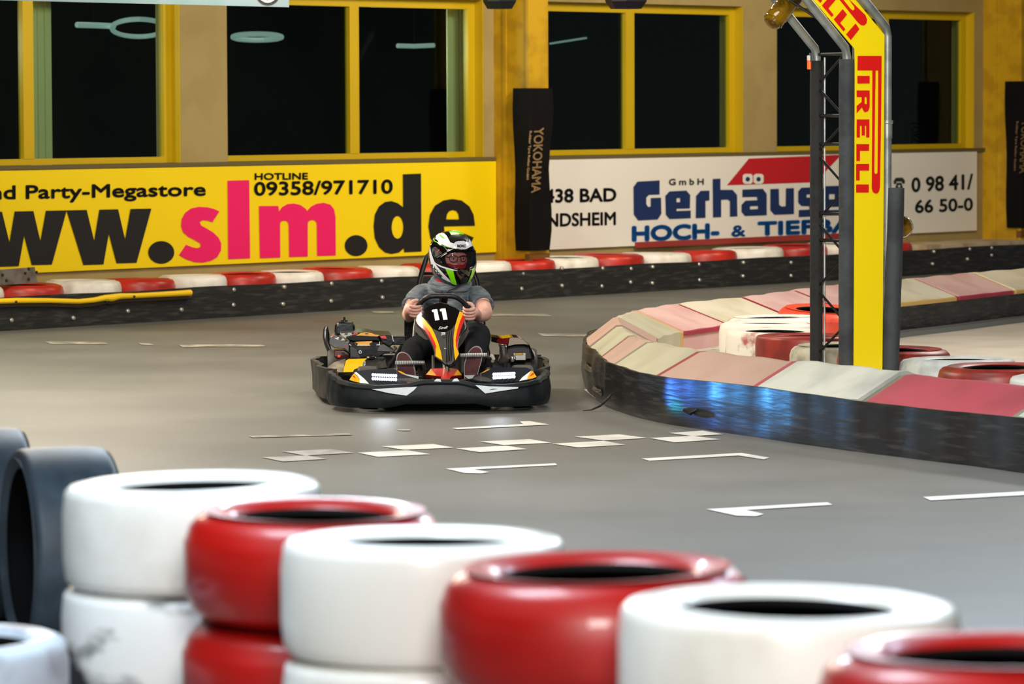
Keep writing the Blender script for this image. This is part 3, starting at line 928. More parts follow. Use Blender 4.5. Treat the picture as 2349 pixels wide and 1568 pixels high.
# inner belt on the far arm
s0 = sy(29.6)
rings = []
for i in range(61):
    q = s0 + (ilen[-1] - s0) * i / 60
    c, nn = ia(q), iin(q)
    w = .006 * math.sin(q * 6) + .006 * math.sin(q * 15)
    rings.append([c + nn * (o + w) + Vector((0, 0, z)) for o, z in ((.70, 0), (.705, .10), (.70, .215), (.685, .215), (.685, 0))])
it = thing('rubber_belt', 'black rubber belt on the inner face of the far kerb arm at right', 'barrier', ia(sy(32)) + iin(sy(32)) * .7)
mk('belt', MB().loft(rings), M_rubber, it, angle=60)
rings = [[ia(q) + iin(q) * o + Vector((0, 0, z)) for o, z in ((.72, 0), (.86, 0), (.84, .035), (.72, .04))] for q in [s0 + (ilen[-1] - s0) * i / 50 for i in range(51)]]
mk('foot_strip', MB().loft(rings), mat('grey_strip', (96, 98, 94), .5), it)

# raised debris-strewn deck inside the tip
inner = [ia(q) + iin(q) * (.675 * wsc(q)) for q in [sy(20.4) + (sy(29.9) - sy(20.4)) * i / 40 for i in range(41)]]
right = [Vector((x, y, 0)) for x, y in ((2.75, 29.2), (2.6, 27.6), (2.35, 26.4), (2.5, 24.6), (2.72, 23.3), (2.98, 22.6), (3.1, 21.8), (3.4, 21.2), (3.4, 20.4))]
poly = inner + right
deck = MB().hexa(poly, [v + Vector((0, 0, .12)) for v in poly])
struct(mk('floor_infield', deck, mat('dusty_deck', (196, 190, 176), .8, rgb2=(60, 58, 56), scale=9, lo=.60, hi=.68, detail=8), smooth=False))
lanep = [v + Vector((.004, 0, 0)) for v in right] [::-1] + [ia(q) + iin(q) * .725 for q in [sy(29.9) + (ilen[-1] - sy(29.9)) * i / 20 for i in range(21)]] + [Vector((9, 36, 0)), Vector((9, 17.5, 0))] + [ia(q) + iin(q) * .70 for q in [sy(18.2) + (sy(20.2) - sy(18.2)) * i / 6 for i in range(7)]]
struct(mk('floor_lane', MB().hexa(*[[v + Vector((0, 0, h)) for v in lanep] for h in (.0005, .002)]),
     mat('lit_lane', (186, 178, 164), .5, rgb2=(176, 168, 154), scale=2), smooth=False))  # paler colour paints brighter light on the same floor

M_tworn = mat('worn_white_tyre', (228, 226, 216), .5, rgb2=(172, 92, 80), scale=5, lo=.58, hi=.66, detail=8)
M_tgrey = mat('dirty_white_tyre', (184, 182, 162), .6, rgb2=(120, 116, 104), scale=7, lo=.45, hi=.7)
M_tdull = mat('dull_red_tyre', (150, 44, 34), .42, rgb2=(120, 36, 30), scale=6)
M_torng = mat('orange_red_tyre', (226, 78, 52), .45, rgb2=(150, 40, 36), scale=5, lo=.55, hi=.7)
M_tice = mat('bluish_white_tyre', (204, 212, 212), .5, rgb2=(150, 156, 156), scale=6, lo=.5, hi=.7)
def itx(x, Y): return (x - 1174.5) / F_ * Y
gi = 'tyres in a row across the island'
tyre(M_tworn, .31, .23, (itx(1762, 26.1), 26.12, .12), 'white painted tyre with red wear, second from the back of the island row', gi, rz=1, sh=.04)
tyre(M_tworn, .31, .23, (itx(1774, 26.85), 26.85, .12), 'worn white tyre just in front of the orange-red one on the island', gi, rz=2, sh=.05)
tyre(M_tworn, .31, .22, (itx(1779, 25.4), 25.4, .12), 'white tyre with a red edge left of the dark red tyre on the island', gi, rz=3)
tyre(M_tdull, .31, .23, (itx(1850, 24.72), 24.72, .12), 'dark red tyre left of the truss on the island', gi, rz=4, sh=.03)
tyre(M_tgrey, .31, .21, (itx(1932, 24.0), 24.02, .12), 'dirty grey-white tyre behind the left truss post', gi, rz=5, sh=.05)
tyre(M_torng, .32, .21, (itx(1888, 27.75), 27.72, .1485), 'orange-red tyre tilted on the island, farthest back of its row', gi, M=(math.radians(4), 0, .6), sh=.06)
tyre(M_tdull, .33, .23, (itx(2052, 23.3), 23.3, .12), 'dark red tyre behind the yellow pillar, showing at its right', gi, rz=6, sh=.05)
tyre(M_tice, .325, .225, (itx(2200, 22.45), 22.45, .12), 'bluish white tyre right of the yellow pillar', gi, rz=7, sh=.04, rin=.17)
tyre(M_tdull, .325, .23, (itx(2293, 21.7), 21.7, .12), 'dark red tyre on the island near the right edge', gi, rz=8, sh=.045)
tyre(M_tice, .325, .22, (itx(2462, 21.0), 21.0, .12), 'white tyre cut by the right edge behind the rose-red kerb block', gi, rz=9)
# ================================================================== TRUSS PILLAR
TY = 22.3
T0 = P(1942, 700, TY); T0.z = 0
ta, tb = Vector((.236, .149, 0)), Vector((-.149, .236, 0))
ZB0 = .12
tr = thing('truss_pillar', 'grey truss pillar with black foam sleeves and a yellow banner lettered in red', 'pillar', (T0.x + .05, T0.y + .2, ZB0))
zbend = lambda y: CAMZ + (237 - y) * TY / F_
tz_in = zbend(118)        # bend height of the inner tubes
tx = -ta.normalized()      # the arch leans this way
def tubepath(base, zb):
    e = base + Vector((0, 0, zb))
    return [base + Vector((0, 0, ZB0)), e + Vector((0, 0, -.03)), e + tx * .012 + Vector((0, 0, .02)), e + tx * 1.25 + Vector((0, 0, 1.25)), e + tx * 2.2 + Vector((0, 0, 1.45)), e + tx * 5.5 + Vector((0, 0, 1.45))]
w_ = ta.length
posts = [(T0, tz_in, 0), (T0 + ta, tz_in + w_ * .41, 1), (T0 + tb, tz_in, 2), (T0 + ta + tb, tz_in + w_ * .41, 3)]
for b, zb, k in posts:
    mk('tube', MB().tube(tubepath(b, zb), .0245, 16), M_steel, tr, angle=60)
M_pad2 = mat('charcoal_foam', (58, 64, 66), .75, rgb2=(44, 48, 50), scale=6, bump=.25, bscale=30)
M_pad3 = mat('dark_foam', (30, 31, 31), .8, rgb2=(22, 22, 22), scale=6, bump=.25, bscale=30)
def sleeve(b, z0, z1, r, m, lean=(0, 0)):
    pts = [b + Vector((lean[0] * u, lean[1] * u, z0 + (z1 - z0) * u)) for u in [i / 10 for i in range(11)]]
    return mk('foam_sleeve', MB().tube(pts, [r * (1 + .02 * math.sin(i * 2.3)) for i in range(11)], 18), m, tr, angle=50)
sleeve(posts[0][0], ZB0 + .002, zbend(136), .044, M_pad2)
sleeve(posts[2][0], ZB0 + .002, zbend(138), .036, M_pad3)
sleeve(posts[1][0] + Vector((.012, 0, 0)), ZB0 + .002, zbend(432), .050, M_pad2, (.035, 0))
sleeve(posts[3][0], ZB0 + .002, zbend(600), .04, M_pad3)
mk('flange', MB().lathe([(.028, 0), (.028, .08), (.033, .085), (.033, .10), (.0, .10)], 14, Matrix.Translation(posts[1][0] + Vector((0, 0, zbend(318)))), False), M_steel, tr)
# lacing rods on the two visible faces
lac = MB()
def zig(a, b, z0, z1, n, r=.0075):
    for i in range(n):
        p, q = (a, b) if i % 2 == 0 else (b, a)
        lac.tube([p + Vector((0, 0, z0 + (z1 - z0) * i / n)), q + Vector((0, 0, z0 + (z1 - z0) * (i + 1) / n))], r, 6)
zig(posts[0][0], posts[2][0], ZB0 + .05, tz_in, 10)
zig(posts[1][0], posts[3][0], ZB0 + .05, tz_in, 8)
for z in (zbend(124), zbend(265), zbend(330), zbend(490), zbend(552)):
    lac.tube([posts[0][0] + Vector((0, 0, z)), posts[2][0] + Vector((0, 0, z))], .009, 6)
for k in range(5):
    d0, d1 = .15 + k * .25, .15 + (k + 1) * .25
    A = posts[0][0] + Vector((0, 0, tz_in)); B = posts[2][0] + Vector((0, 0, tz_in))
    p, q = (A, B) if k % 2 == 0 else (B, A)
    lac.tube([p + tx * d0 + Vector((0, 0, d0)), q + tx * d1 + Vector((0, 0, d1))], .0075, 6)
mk('lacing', lac, M_dark, tr)
# second thin conduit beside the back-left post
mk('conduit', MB().tube([posts[2][0] + Vector((.045, -.005, z)) for z in (ZB0, .8, tz_in - .03)], .006, 6), M_steel, tr)
# banner plane through the two front tubes, a little in front of them
bn = Vector((ta.y, -ta.x, 0)).normalized()
BNO = T0 + bn * .05
def TPn(x, y, off=0.0):
    d = ray(x, y)
    o = Vector((0, 0, CAMZ))
    t = ((BNO + bn * off) - o).dot(bn) / d.dot(bn)
    return o + d * t
ban = [(1959, 862), (2024, 862), (2026, 600), (2028, 300), (2029, 80), (1963, 0), (1700, -318), (1612, -318), (1866, 0), (1961, 112), (1962, 150), (1961, 500)]
b_ = panel('banner', [ban], lambda x, y: TPn(x, y), mat('banner_yellow', (255, 226, 0), .45), tr, thick=-bn * .006, smooth=False)
M_pred = mat('banner_red', (226, 22, 14), .45)
Z5b = lambda q: [(a / 3.136 + 1650, b / 3.136) for a, b in q]
TP1 = lambda x, y: TPn(x, y, .003)
Pp = Z5b([(995, 402), (1168, 402), (1166, 700), (1162, 1000), (1156, 1345), (1150, 1375), (1138, 1390), (1122, 1392), (1104, 1380), (1096, 1355), (1099, 1000), (1101, 506), (993, 506)])
Ps = Z5b([(1125, 506), (1143, 506), (1142, 800), (1138, 1238), (1132, 1250), (1122, 1250), (1115, 1238), (1120, 800)])
panel('lettering', [Pp, Ps], TP1, M_pred, b_, smooth=False)
for ch, q in (('I', (993, 545, 1082, 600)), ('R', (988, 650, 1082, 815)), ('E', (988, 858, 1080, 988)), ('L', (986, 1036, 1078, 1157)), ('L', (984, 1178, 1078, 1297)), ('I', (984, 1326, 1076, 1384))):
    x0, y0, x1, y1 = q
    if ch == 'I':
        lp = [[(x0, y0), (x1, y0), (x1, y1), (x0, y1)]]
    elif ch == 'L':
        lp = [[(x0, y0), (x1, y0), (x1 - 1, y0 + 48), (x0 + 26, y0 + 48), (x0 + 26, y1), (x0, y1)]]
    elif ch == 'E':
        lp = [[(x0, y0), (x1, y0), (x1, y1), (x1 - 24, y1), (x1 - 24, y0 + 46), (x0 + 60, y0 + 46), (x0 + 60, y1 - 14), (x0 + 36, y1 - 14), (x0 + 36, y0 + 46), (x0 + 24, y0 + 46), (x0 + 24, y1), (x0, y1)]]
    else:
        lp = [[(x0, y0), (x1, y0), (x1, y0 + 120), (x1 - 12, y0 + 150), (x1 - 35, y0 + 158), (x0 + 48, y0 + 145), (x0 + 38, y0 + 122), (x0, y1), (x0, y0 + 112), (x0 + 36, y0 + 82), (x0 + 36, y0 + 48), (x0, y0 + 48)],
              [(x1 - 22, y0 + 48), (x1 - 22, y0 + 98), (x0 + 58, y0 + 98), (x0 + 58, y0 + 48)]]
    panel('lettering', [Z5b(l) for l in lp], TP1, M_pred, b_, smooth=False)
# the same word on the slanting part, running down from the upper left
Z6 = lambda q: [(a / 6.182 + 1720, b / 6.182) for a, b in q]
for lp in ([(1365, 485), (1500, 332), (1555, 412), (1432, 567)], [(1190, 275), (1318, 128), (1380, 205), (1282, 325), (1355, 412), (1330, 445)],
           [(1022, 78), (1150, -70), (1215, 0), (1115, 118), (1188, 210), (1160, 240)], [(850, -120), (990, -280), (1055, -200), (955, -80), (1028, 8), (1000, 40)]):
    panel('lettering', [Z6(lp)], TP1, M_pred, b_, smooth=False)
panel('lettering', [Z6([(1000, -340), (1130, -490), (1400, -20), (1640, 215), (1664, 275), (1655, 330), (1620, 362), (1575, 355), (1530, 315), (1275, 0), (1100, -220)]),
                    Z6([(1180, -270), (1220, -300), (1480, 95), (1485, 130), (1462, 148), (1432, 128), (1330, 0)])], TP1, M_pred, b_, smooth=False)
# amber lamps
M_amber = mat('amber_plastic', (132, 96, 0), .12, coat=.6, rgb2=(84, 60, 2), scale=8)
M_ambd = mat('dark_amber_cap', (40, 28, 10), .3)
def amber(axis0, axis1, r, lb, prof=None):
    d = (axis1 - axis0)
    M = Matrix.Translation(axis0) @ d.to_track_quat('Z', 'Y').to_matrix().to_4x4()
    L = d.length
    t = thing('beacon_lamp', lb, 'lamp', axis0, 0, 'amber beacons on the truss')
    mk('lens', MB().lathe([(r * .98, 0), (r, L * .3), (r * .97, L * .8), (r * .8, L * .97), (r * .35, L), (.0001, L)], 20, M, False), M_amber, t)
    mk('socket', MB().lathe([(.0001, -L * .8), (r * .7, -L * .8), (r * 1.0, -L * .3), (r * 1.02, 0), (.0001, 0)], 20, M, False), M_ambd, t)
    for k in (.3, .6, .85):
        mk('ridge', MB().lathe([(r * .99, L * k - .004), (r * 1.03, L * k), (r * .99, L * k + .004)], 20, M, False), M_amber, t)
    return t
amber(P(1808, 4, TY + .05), P(1768, 56, TY - .02), .058, 'amber beacon lamp with glassy yellow lens under the slanting truss tube')
amber(P(2056, 521, TY + .62), P(2072, 521, TY + .45), .062, 'round amber beacon low at the back of the truss, right of its foam sleeves')
mk('lamp_arm', MB().tube([P(2058, 521, TY + .6), P(2040, 524, TY + .45), posts[3][0] + Vector((0, 0, zbend(521)))], .012, 8), M_dark, tr)
mk('lamp_arm', MB().tube([P(1820, -10, TY + .06), P(1850, -4, TY + .05)], .012, 8), M_dark, tr)
og = thing('signal_light', 'tiny orange and white signal light clipped to the back left truss post', 'lamp', posts[2][0] + Vector((-.045, -.02, zbend(150))))
mk('orange_cap', MB().lathe([(.0001, 0), (.011, 0), (.011, .05), (.0001, .05)], 10, Matrix.Translation(posts[2][0] + Vector((-.042, -.02, zbend(158)))), False), mat('orange_glow', (255, 84, 10), .4, emit=.8), og)
mk('white_cap', MB().lathe([(.0001, 0), (.012, 0), (.012, .025), (.0001, .03)], 10, Matrix.Translation(posts[2][0] + Vector((-.042, -.02, zbend(158) + .05))), False), M_wsign, og)
mk('cable_clip', MB().box(posts[2][0] + Vector((-.035, -.02, zbend(139) + .02)), (.014, .02, .05)), M_dark, og)

# ================================================================== FOREGROUND TYRES
M_fw = mat('white_gloss_tyre', (240, 240, 234), .32, rgb2=(214, 210, 200), scale=4, lo=.55, hi=.8, coat=.2)
M_fr = mat('red_gloss_tyre', (172, 12, 2), .42, rgb2=(146, 8, 2), scale=3, lo=.4, hi=.7, coat=.25)
M_fwd = mat('scuffed_white_tyre', (236, 238, 236), .38, rgb2=(40, 38, 48), scale=3.6, lo=.50, hi=.60, detail=8, stretch=(1, 1, 2.2))
M_fice = mat('dirty_blue_white_tyre', (198, 212, 226), .4, rgb2=(120, 118, 132), scale=5, lo=.52, hi=.7, detail=7)
M_fblk = mat('black_tyre_rubber', (74, 88, 100), .5, rgb2=(60, 72, 82), scale=6)
stacks = [(437, 9.3, 'w', .300), (717, 8.75, 'r', .283), (971, 8.2, 'w', .290), (1368, 7.65, 'r', .298), (1812, 7.1, 'w', .302), (2306, 6.55, 'r', .303)]
pos = ['beside the upright black tyres', 'between the two left white stacks', 'second white from left', 'right of the middle white stack', 'right of centre, with wide dark opening', 'in the lower right corner']
hs = [.0, .19, .405, .645]
for k, (x, Y, c, R) in enumerate(stacks):
    X = itx(x, Y)
    top = .885 + (.012 if k in (0,) else 0) + (-.012 if k == 5 else 0)
    zz = [0, .195, .41, top - .242, top]
    nm = 'white' if c == 'w' else 'red'
    for j in range(4):
        m = M_fw if c == 'w' else M_fr
        if k == 0 and j == 2: m = M_fwd
        lv = ['bottom', 'second', 'third', 'top'][j]
        lb = f'{nm} tyre, {lv} of the foreground stack {pos[k]}'
        sh = (.03 if c == 'w' else .06)
        tyre(m, R - (0 if j == 3 else .004 * (j % 2)), zz[j + 1] - zz[j] - .002, (X + (.006 * math.sin(j * 5 + k) if j < 3 else 0), Y, zz[j]), lb, 'foreground tyre stacks', rz=(4.1 if (k == 0 and j == 2) else j * 1.7 + k), sh=sh, rin=R * .60, lip=.03, n=72)
for j in range(3):
    lv = ['bottom', 'middle', 'top'][j]
    tyre(M_fice if j == 2 else M_fw, .30, .194, (itx(-168, 8.9), 8.9, j * .196), f'dirty bluish white tyre, {lv} of the low stack in the lower left corner', 'low tyre stack at left', rz=j, sh=.03, rin=.2, lip=.03)
def standing(x, Y, R, w, ang, lb):
    c = Vector((itx(x, Y), Y, R))
    t = MB().lathe(tyre_prof(R, w, R * .80, .03, .02), 64, closed=False)
    o = mk('black_tyre', t, M_fblk, None, angle=50)
    mk('inner_lining', MB().lathe(lining_prof(R, w, R * .80, .02), 64, closed=False), M_lining, o, world=False, angle=50)
    # axis of the lathe (z) -> horizontal direction
    ax = Vector((math.cos(ang), math.sin(ang), 0))
    q = ax.to_track_quat('Z', 'Y')
    o.rotation_mode = 'QUATERNION'
    o.rotation_quaternion = q
    o.location = c
    tag(o, lb, 'tyre', 'upright black tyres')
    return o
standing(30, 13.0, .33, .30, math.radians(18), 'upright black tyre with dark opening beside the leftmost white stack')
standing(-152, 13.8, .33, .30, math.radians(15), 'upright black tyre at the left edge, behind the other black one')
# ================================================================== KART
KYAW = math.radians(3.0)
KO = Vector((-.457, 24.05, 0))
KM = Matrix.Translation(KO) @ Matrix.Rotation(KYAW, 4, 'Z')
KI = KM.inverted()
_co = KI @ Vector((0, 0, CAMZ))
def kp(x, y, d):
    """photo pixel -> kart coordinates at local depth d (x right, y to the rear, z up)"""
    r = KI.to_3x3() @ ray(x, y)
    return _co + r * ((d - _co.y) / r.y)
def A1(x, y): return 680 + x / 3.267, 500 + y / 3.267
def A2(x, y): return 700 + x / 7.127, 720 + y / 7.127
def A3(x, y): return 1040 + x / 7.129, 720 + y / 7.129
def A4(x, y): return 900 + x / 6.532, 640 + y / 6.532
def AH(x, y): return 940 + x / 8.71, 500 + y / 8.71
def K(x, y, d, A=A1): return kp(*A(x, y), d)
def surf(fn, A=A1, eps=0.0):
    def g(x, y):
        px, py = A(x, y)
        d = 0.0
        for _ in range(8):
            v = kp(px, py, d)
            d = fn(v.x, v.z) - eps
        return kp(px, py, d)
    return g
kart = thing('go_kart', 'black go-kart number 11 with orange and red stripes and lit headlights', 'go-kart', KO, KYAW)
def kk(name, mb, m, parent=None, **kw):
    return mk(name, mb, m, parent or kart, world=False, **kw)
def kpan(name, loops, fn, m, parent=None, L=14, thick=None, label=None, **kw):
    return panel(name, loops, fn, m, parent or kart, L=L, thick=thick, world=False, label=label, **kw)
M_kblk = mat('kart_black_plastic', (11, 12, 13), .3, rgb2=(17, 18, 19), scale=9, bump=.08, bscale=30, spec=.25)
M_kscuf = mat('kart_scuffed_plastic', (26, 25, 24), .5, rgb2=(72, 68, 60), scale=7, lo=.48, hi=.78, bump=.3, bscale=10)
M_kglos = mat('kart_gloss_black', (14, 13, 12), .10, coat=.5)
M_kgrey = mat('kart_grey_carbon', (72, 72, 70), .22, coat=.3)
M_kyel = mat('kart_orange_yellow', (250, 178, 6), .25, coat=.4)
M_kred = mat('kart_red', (206, 30, 22), .25, coat=.4)
M_kdred = mat('kart_dark_red', (120, 16, 24), .2, coat=.5)
M_kwht = mat('kart_white', (226, 236, 242), .35)
M_kchr = mat('kart_bare_metal', (190, 186, 180), .25, .8)
M_ktyre = mat('kart_tyre_rubber', (52, 51, 49), .6, rgb2=(40, 39, 38), scale=12)

# floor tray, frame tubes, axle
kk('floor_tray', MB().hexa([Vector(v) for v in ((-.3, -.8, .045), (.3, -.8, .045), (.36, .55, .045), (-.36, .55, .045))], [Vector(v) for v in ((-.3, -.8, .052), (.3, -.8, .052), (.36, .55, .052), (-.36, .55, .052))]), mat('tray_metal', (50, 50, 50), .4, .6), smooth=False)
fr = MB()
for sx in (-1, 1):
    fr.tube([(sx * .25, -.84, .075), (sx * .36, -.55, .075), (sx * .36, -.2, .075), (sx * .42, .2, .075), (sx * .36, .85, .08)], .016, 8)
fr.tube([(-.26, -.84, .075), (.26, -.84, .075)], .016, 8)
fr.tube([(-.36, -.3, .075), (.36, -.3, .075)], .016, 8)
fr.tube([(-.38, .8, .08), (.38, .8, .08)], .016, 8)
kk('chassis_frame', fr, M_dark)
kk('rear_axle', MB().tube([(-.56, .55, .14), (.56, .55, .14)], .02, 10), M_kchr)
def wheel(x, y, r, w, steer=0.0):
    R = Matrix.Translation((x, y, r)) @ Matrix.Rotation(steer, 4, 'Z') @ Matrix.Rotation(PI / 2, 4, 'Y')
    h = w / 2
    t = kk('wheel', MB().lathe([(r * .52, -h * .9), (r * .9, -h), (r * .98, -h * .82), (r, -h * .4), (r, h * .4), (r * .98, h * .82), (r * .9, h), (r * .52, h * .9)], 32, R), M_ktyre)
    kk('rim', MB().lathe([(.02, -h * .5), (r * .5, -h * .85), (r * .53, -h * .9), (r * .53, h * .9), (r * .5, h * .85), (.02, h * .5)], 20, R), M_kchr, t)
wheel(-.41, -.50, .122, .12, .05)
wheel(.49, -.50, .122, .12, .05)
wheel(-.54, .55, .14, .19)
wheel(.54, .55, .14, .19)

# front bumper: a wrapped plastic spoiler
def smoothpath(pts, n=6):
    return catmull([Vector(p) for p in pts], n)
fb = smoothpath([(-.60, -.32, 0), (-.625, -.5, 0), (-.615, -.68, 0), (-.56, -.83, 0), (-.44, -.90, 0), (-.2, -.945, 0), (0, -.955, 0), (.2, -.945, 0), (.44, -.90, 0), (.56, -.83, 0), (.615, -.68, 0), (.625, -.5, 0), (.60, -.32, 0)], 6)
rings = []
for i, p in enumerate(fb):
    d = (fb[min(i + 1, len(fb) - 1)] - fb[max(i - 1, 0)]).normalized()
    o = Vector((d.y, -d.x, 0))
    a = abs(p.x)
    tb_ = [(0, .192), (.11, .190), (.2, .166), (.36, .158), (.48, .166), (.56, .182), (.615, .212), (.7, .222)]
    zt = next(y0 + (y1 - y0) * (a - x0) / (x1 - x0) for (x0, y0), (x1, y1) in zip(tb_[:-1], tb_[1:]) if a <= x1)
    zb = .05 - .022 * max(0, min(1, (a - .2) / .1))
    wob = (.006 * math.sin(i * 1.9) if a > .5 else 0)
    q = lambda off, z: p + o * (off + wob * (z > .1)) + Vector((0, 0, z))
    rings.append([q(-.02, zb), q(.008, zb + .004), q(.022, zb + .03), q(.024, (zb + zt) / 2), q(.014, zt - .03), q(.022, zt - .018), q(.014, zt), q(-.012, zt + .002), q(-.022, zt - .01)])
bump = kk('front_bumper', MB().loft(rings), mat('bumper_black', (15, 22, 25), .5, rgb2=(24, 30, 32), scale=8, bump=.1, bscale=14, spec=.3), angle=40)
bf = lambda x, z: -.982 + .25 * max(0, abs(x) - .18) ** 1.7
for lp in ([(563, 1281), (905, 1262), (880, 1290), (825, 1330), (690, 1310)], [(1340, 1249), (1440, 1260), (1664, 1265), (1660, 1275), (1415, 1313)]):
    kpan('sticker', [lp], surf(bf), M_kwht, bump, L=40, label='pale blue-white arrow sticker')
kpan('sticker', [[(1445, 1287), (1465, 1278), (1510, 1278), (1480, 1283)]], surf(bf, eps=.003), M_black, bump, L=60)
# side and rear bumpers
def wall_strip(name, pts, z0, z1, th, m, wob=0.0, n=6):
    ps = smoothpath(pts, n)
    rg = []
    for i, p in enumerate(ps):
        d = (ps[min(i + 1, len(ps) - 1)] - ps[max(i - 1, 0)]).normalized()
        o = Vector((d.y, -d.x, 0))
        w = wob * math.sin(i * .55) + wob * .5 * math.sin(i * 1.1)
        q = lambda off, z: p + o * (off + w * z / z1) + Vector((0, 0, z))
        rg.append([q(-th / 2, z0), q(th / 2, z0), q(th * .9 + .006, (z0 + z1) / 2), q(th / 2, z1 - .012), q(th / 2 + .008, z1), q(-th / 2, z1), q(-th / 2 + .004, (z0 + z1) / 2)])
    return kk(name, MB().loft(rg), m, angle=40)
wall_strip('side_bumper', [(-.60, -.34, 0), (-.655, -.2, 0), (-.69, .1, 0), (-.705, .45, 0), (-.715, .75, 0), (-.68, .9, 0)], .035, .215, .022, M_kscuf, .012)
wall_strip('side_bumper', [(.68, .9, 0), (.70, .75, 0), (.69, .45, 0), (.675, .1, 0), (.65, -.15, 0), (.60, -.34, 0)], .035, .205, .022, M_kscuf, .006)
wall_strip('rear_bumper', [(-.68, .9, 0), (-.5, .96, 0), (-.2, .98, 0), (.2, .98, 0), (.5, .96, 0), (.68, .9, 0)][::-1], .05, .215, .022, M_kscuf, .004)
# headlight panels
hf = lambda x, z: -.955 + max(0, (z - .155)) * 4.3 + .30 * max(0, abs(x) - .12) ** 1.6
M_lamp = mat('headlight_lens', (40, 46, 58), .08, coat=.7)
M_led = mat('led_white', (214, 230, 255), .4, emit=9.0)
H2 = surf(hf, A2)
H3 = surf(hf, A3)
def dec(name, lp, A, m, par, e=.003, **kw):
    return kpan(name, [lp], surf(hf, A, e), m, par, L=80, **kw)
hl = kpan('headlight', [[(715, 1075), (770, 990), (850, 930), (1130, 900), (1430, 890), (1530, 930), (1690, 985), (1853, 1060), (2230, 1080), (1853, 1108), (1560, 1145), (1200, 1160), (900, 1140)]], H2, M_lamp, L=60, thick=(0, .035, -.03))
dec('orange_tip', [(722, 1075), (775, 995), (800, 970), (850, 1010), (890, 1070), (888, 1120), (800, 1100)], A2, M_kyel, hl)
dec('red_mark', [(768, 1010), (800, 1008), (838, 1052), (795, 1035)], A2, M_kred, hl, .005)
dec('white_edge', [(800, 960), (835, 945), (960, 1050), (1045, 1140), (890, 1122), (893, 1065), (855, 1005)], A2, M_kwht, hl)
dec('orange_edge', [(1510, 925), (1570, 935), (1660, 985), (1560, 965)], A2, M_kyel, hl)
dec('white_edge', [(1560, 968), (1690, 990), (1853, 1015), (1853, 1058), (1690, 1012)], A2, mat('sticker_grey', (176, 190, 194), .35), hl)
dec('grey_fin', [(1640, 1040), (1853, 1070), (2100, 1080), (1853, 1100), (1600, 1095)], A2, M_kgrey, hl)
for k in range(5):
    dec('vent_rib', [(1110 + k * 75, 1085), (1135 + k * 75, 1085), (1215 + k * 75, 1140), (1190 + k * 75, 1142)], A2, M_kglos, hl)
hr = kpan('headlight', [[(-80, 1085), (160, 1060), (290, 1040), (400, 985), (560, 900), (640, 868), (1200, 873), (1280, 920), (1365, 1028), (1240, 1075), (1050, 1100), (620, 1120), (400, 1095), (270, 1068)]], H3, M_lamp, L=60, thick=(0, .035, -.03))
dec('orange_tip', [(1275, 925), (1300, 935), (1362, 1025), (1290, 1055), (1215, 1065), (1215, 1020), (1245, 970)], A3, M_kyel, hr)
dec('red_mark', [(1305, 955), (1320, 985), (1240, 1025), (1275, 985)], A3, M_kred, hr, .005)
dec('white_edge', [(1270, 925), (1245, 970), (1215, 1020), (1212, 1066), (1075, 1095), (1130, 1030)], A3, M_kwht, hr)
dec('orange_edge', [(560, 900), (600, 905), (500, 955), (440, 970)], A3, M_kyel, hr)
dec('grey_fin', [(300, 1045), (430, 1010), (540, 1030), (640, 1080), (600, 1105), (400, 1085)], A3, M_kgrey, hr)
dec('white_edge', [(168, 1000), (350, 995), (310, 1050), (245, 1060)], A3, mat('sticker_grey', (0, 0, 0)), hr)
for k in range(5):
    dec('vent_rib', [(660 + k * 75, 1105), (690 + k * 75, 1102), (760 + k * 75, 1035), (735 + k * 75, 1035)], A3, M_kglos, hr)
def leds(x0, x1, ya, yb, A, par):
    mb = MB()
    for r in range(2):
        for k in range(11):
            x = x0 + (x1 - x0) * (k + .5) / 11
            y = ya + (yb - ya) * r + (x - x0) * (-.05 if A is A3 else .04)
            c = surf(hf, A, .006)(x, y)
            mb.sphere(c, (.0072, .005, .0082), 8, 6)
    kk('led_strip', mb, M_led, par)
leds(1090, 1500, 990, 1052, A2, hl)
leds(645, 1010, 985, 1040, A3, hr)
for sx, pw in ((-.33, 14), (.33, 10)):
    l = bpy.data.lights.new('headlight_beam', 'SPOT')
    l.energy, l.color, l.spot_size, l.spot_blend, l.shadow_soft_size = pw * .16, (.78, .88, 1.0), math.radians(70), .9, .05
    o = bpy.data.objects.new('headlight_beam', l)
    COL.objects.link(o)
    o.parent = kart
    o.location = (sx, -1.02, .2)
    o.rotation_euler = Vector((sx * .2, -1, -.16)).to_track_quat('-Z', 'Y').to_euler()
for nm_, lx_, tg, pw_, cl in (('headlight_side_beam', .42, (1.12, 21.66, .16), 70, (.06, .24, 1.0)), ('headlight_side_beam', -.30, (.92, 22.12, .10), 34, (.02, .85, .62)), ('headlight_side_beam', .45, (1.66, 20.58, .2), 60, (.1, .6, .9))):
    l = bpy.data.lights.new(nm_, 'SPOT')
    l.energy, l.color, l.spot_size, l.spot_blend, l.shadow_soft_size = pw_, cl, math.radians(16 if pw_ > 50 else 5), .9, .03
    o = bpy.data.objects.new(nm_, l)
    COL.objects.link(o)
    o.parent = kart
    o.location = (lx_, -1.03, .2)
    o.rotation_euler = (KI @ Vector(tg) - o.location).to_track_quat('-Z', 'Y').to_euler()
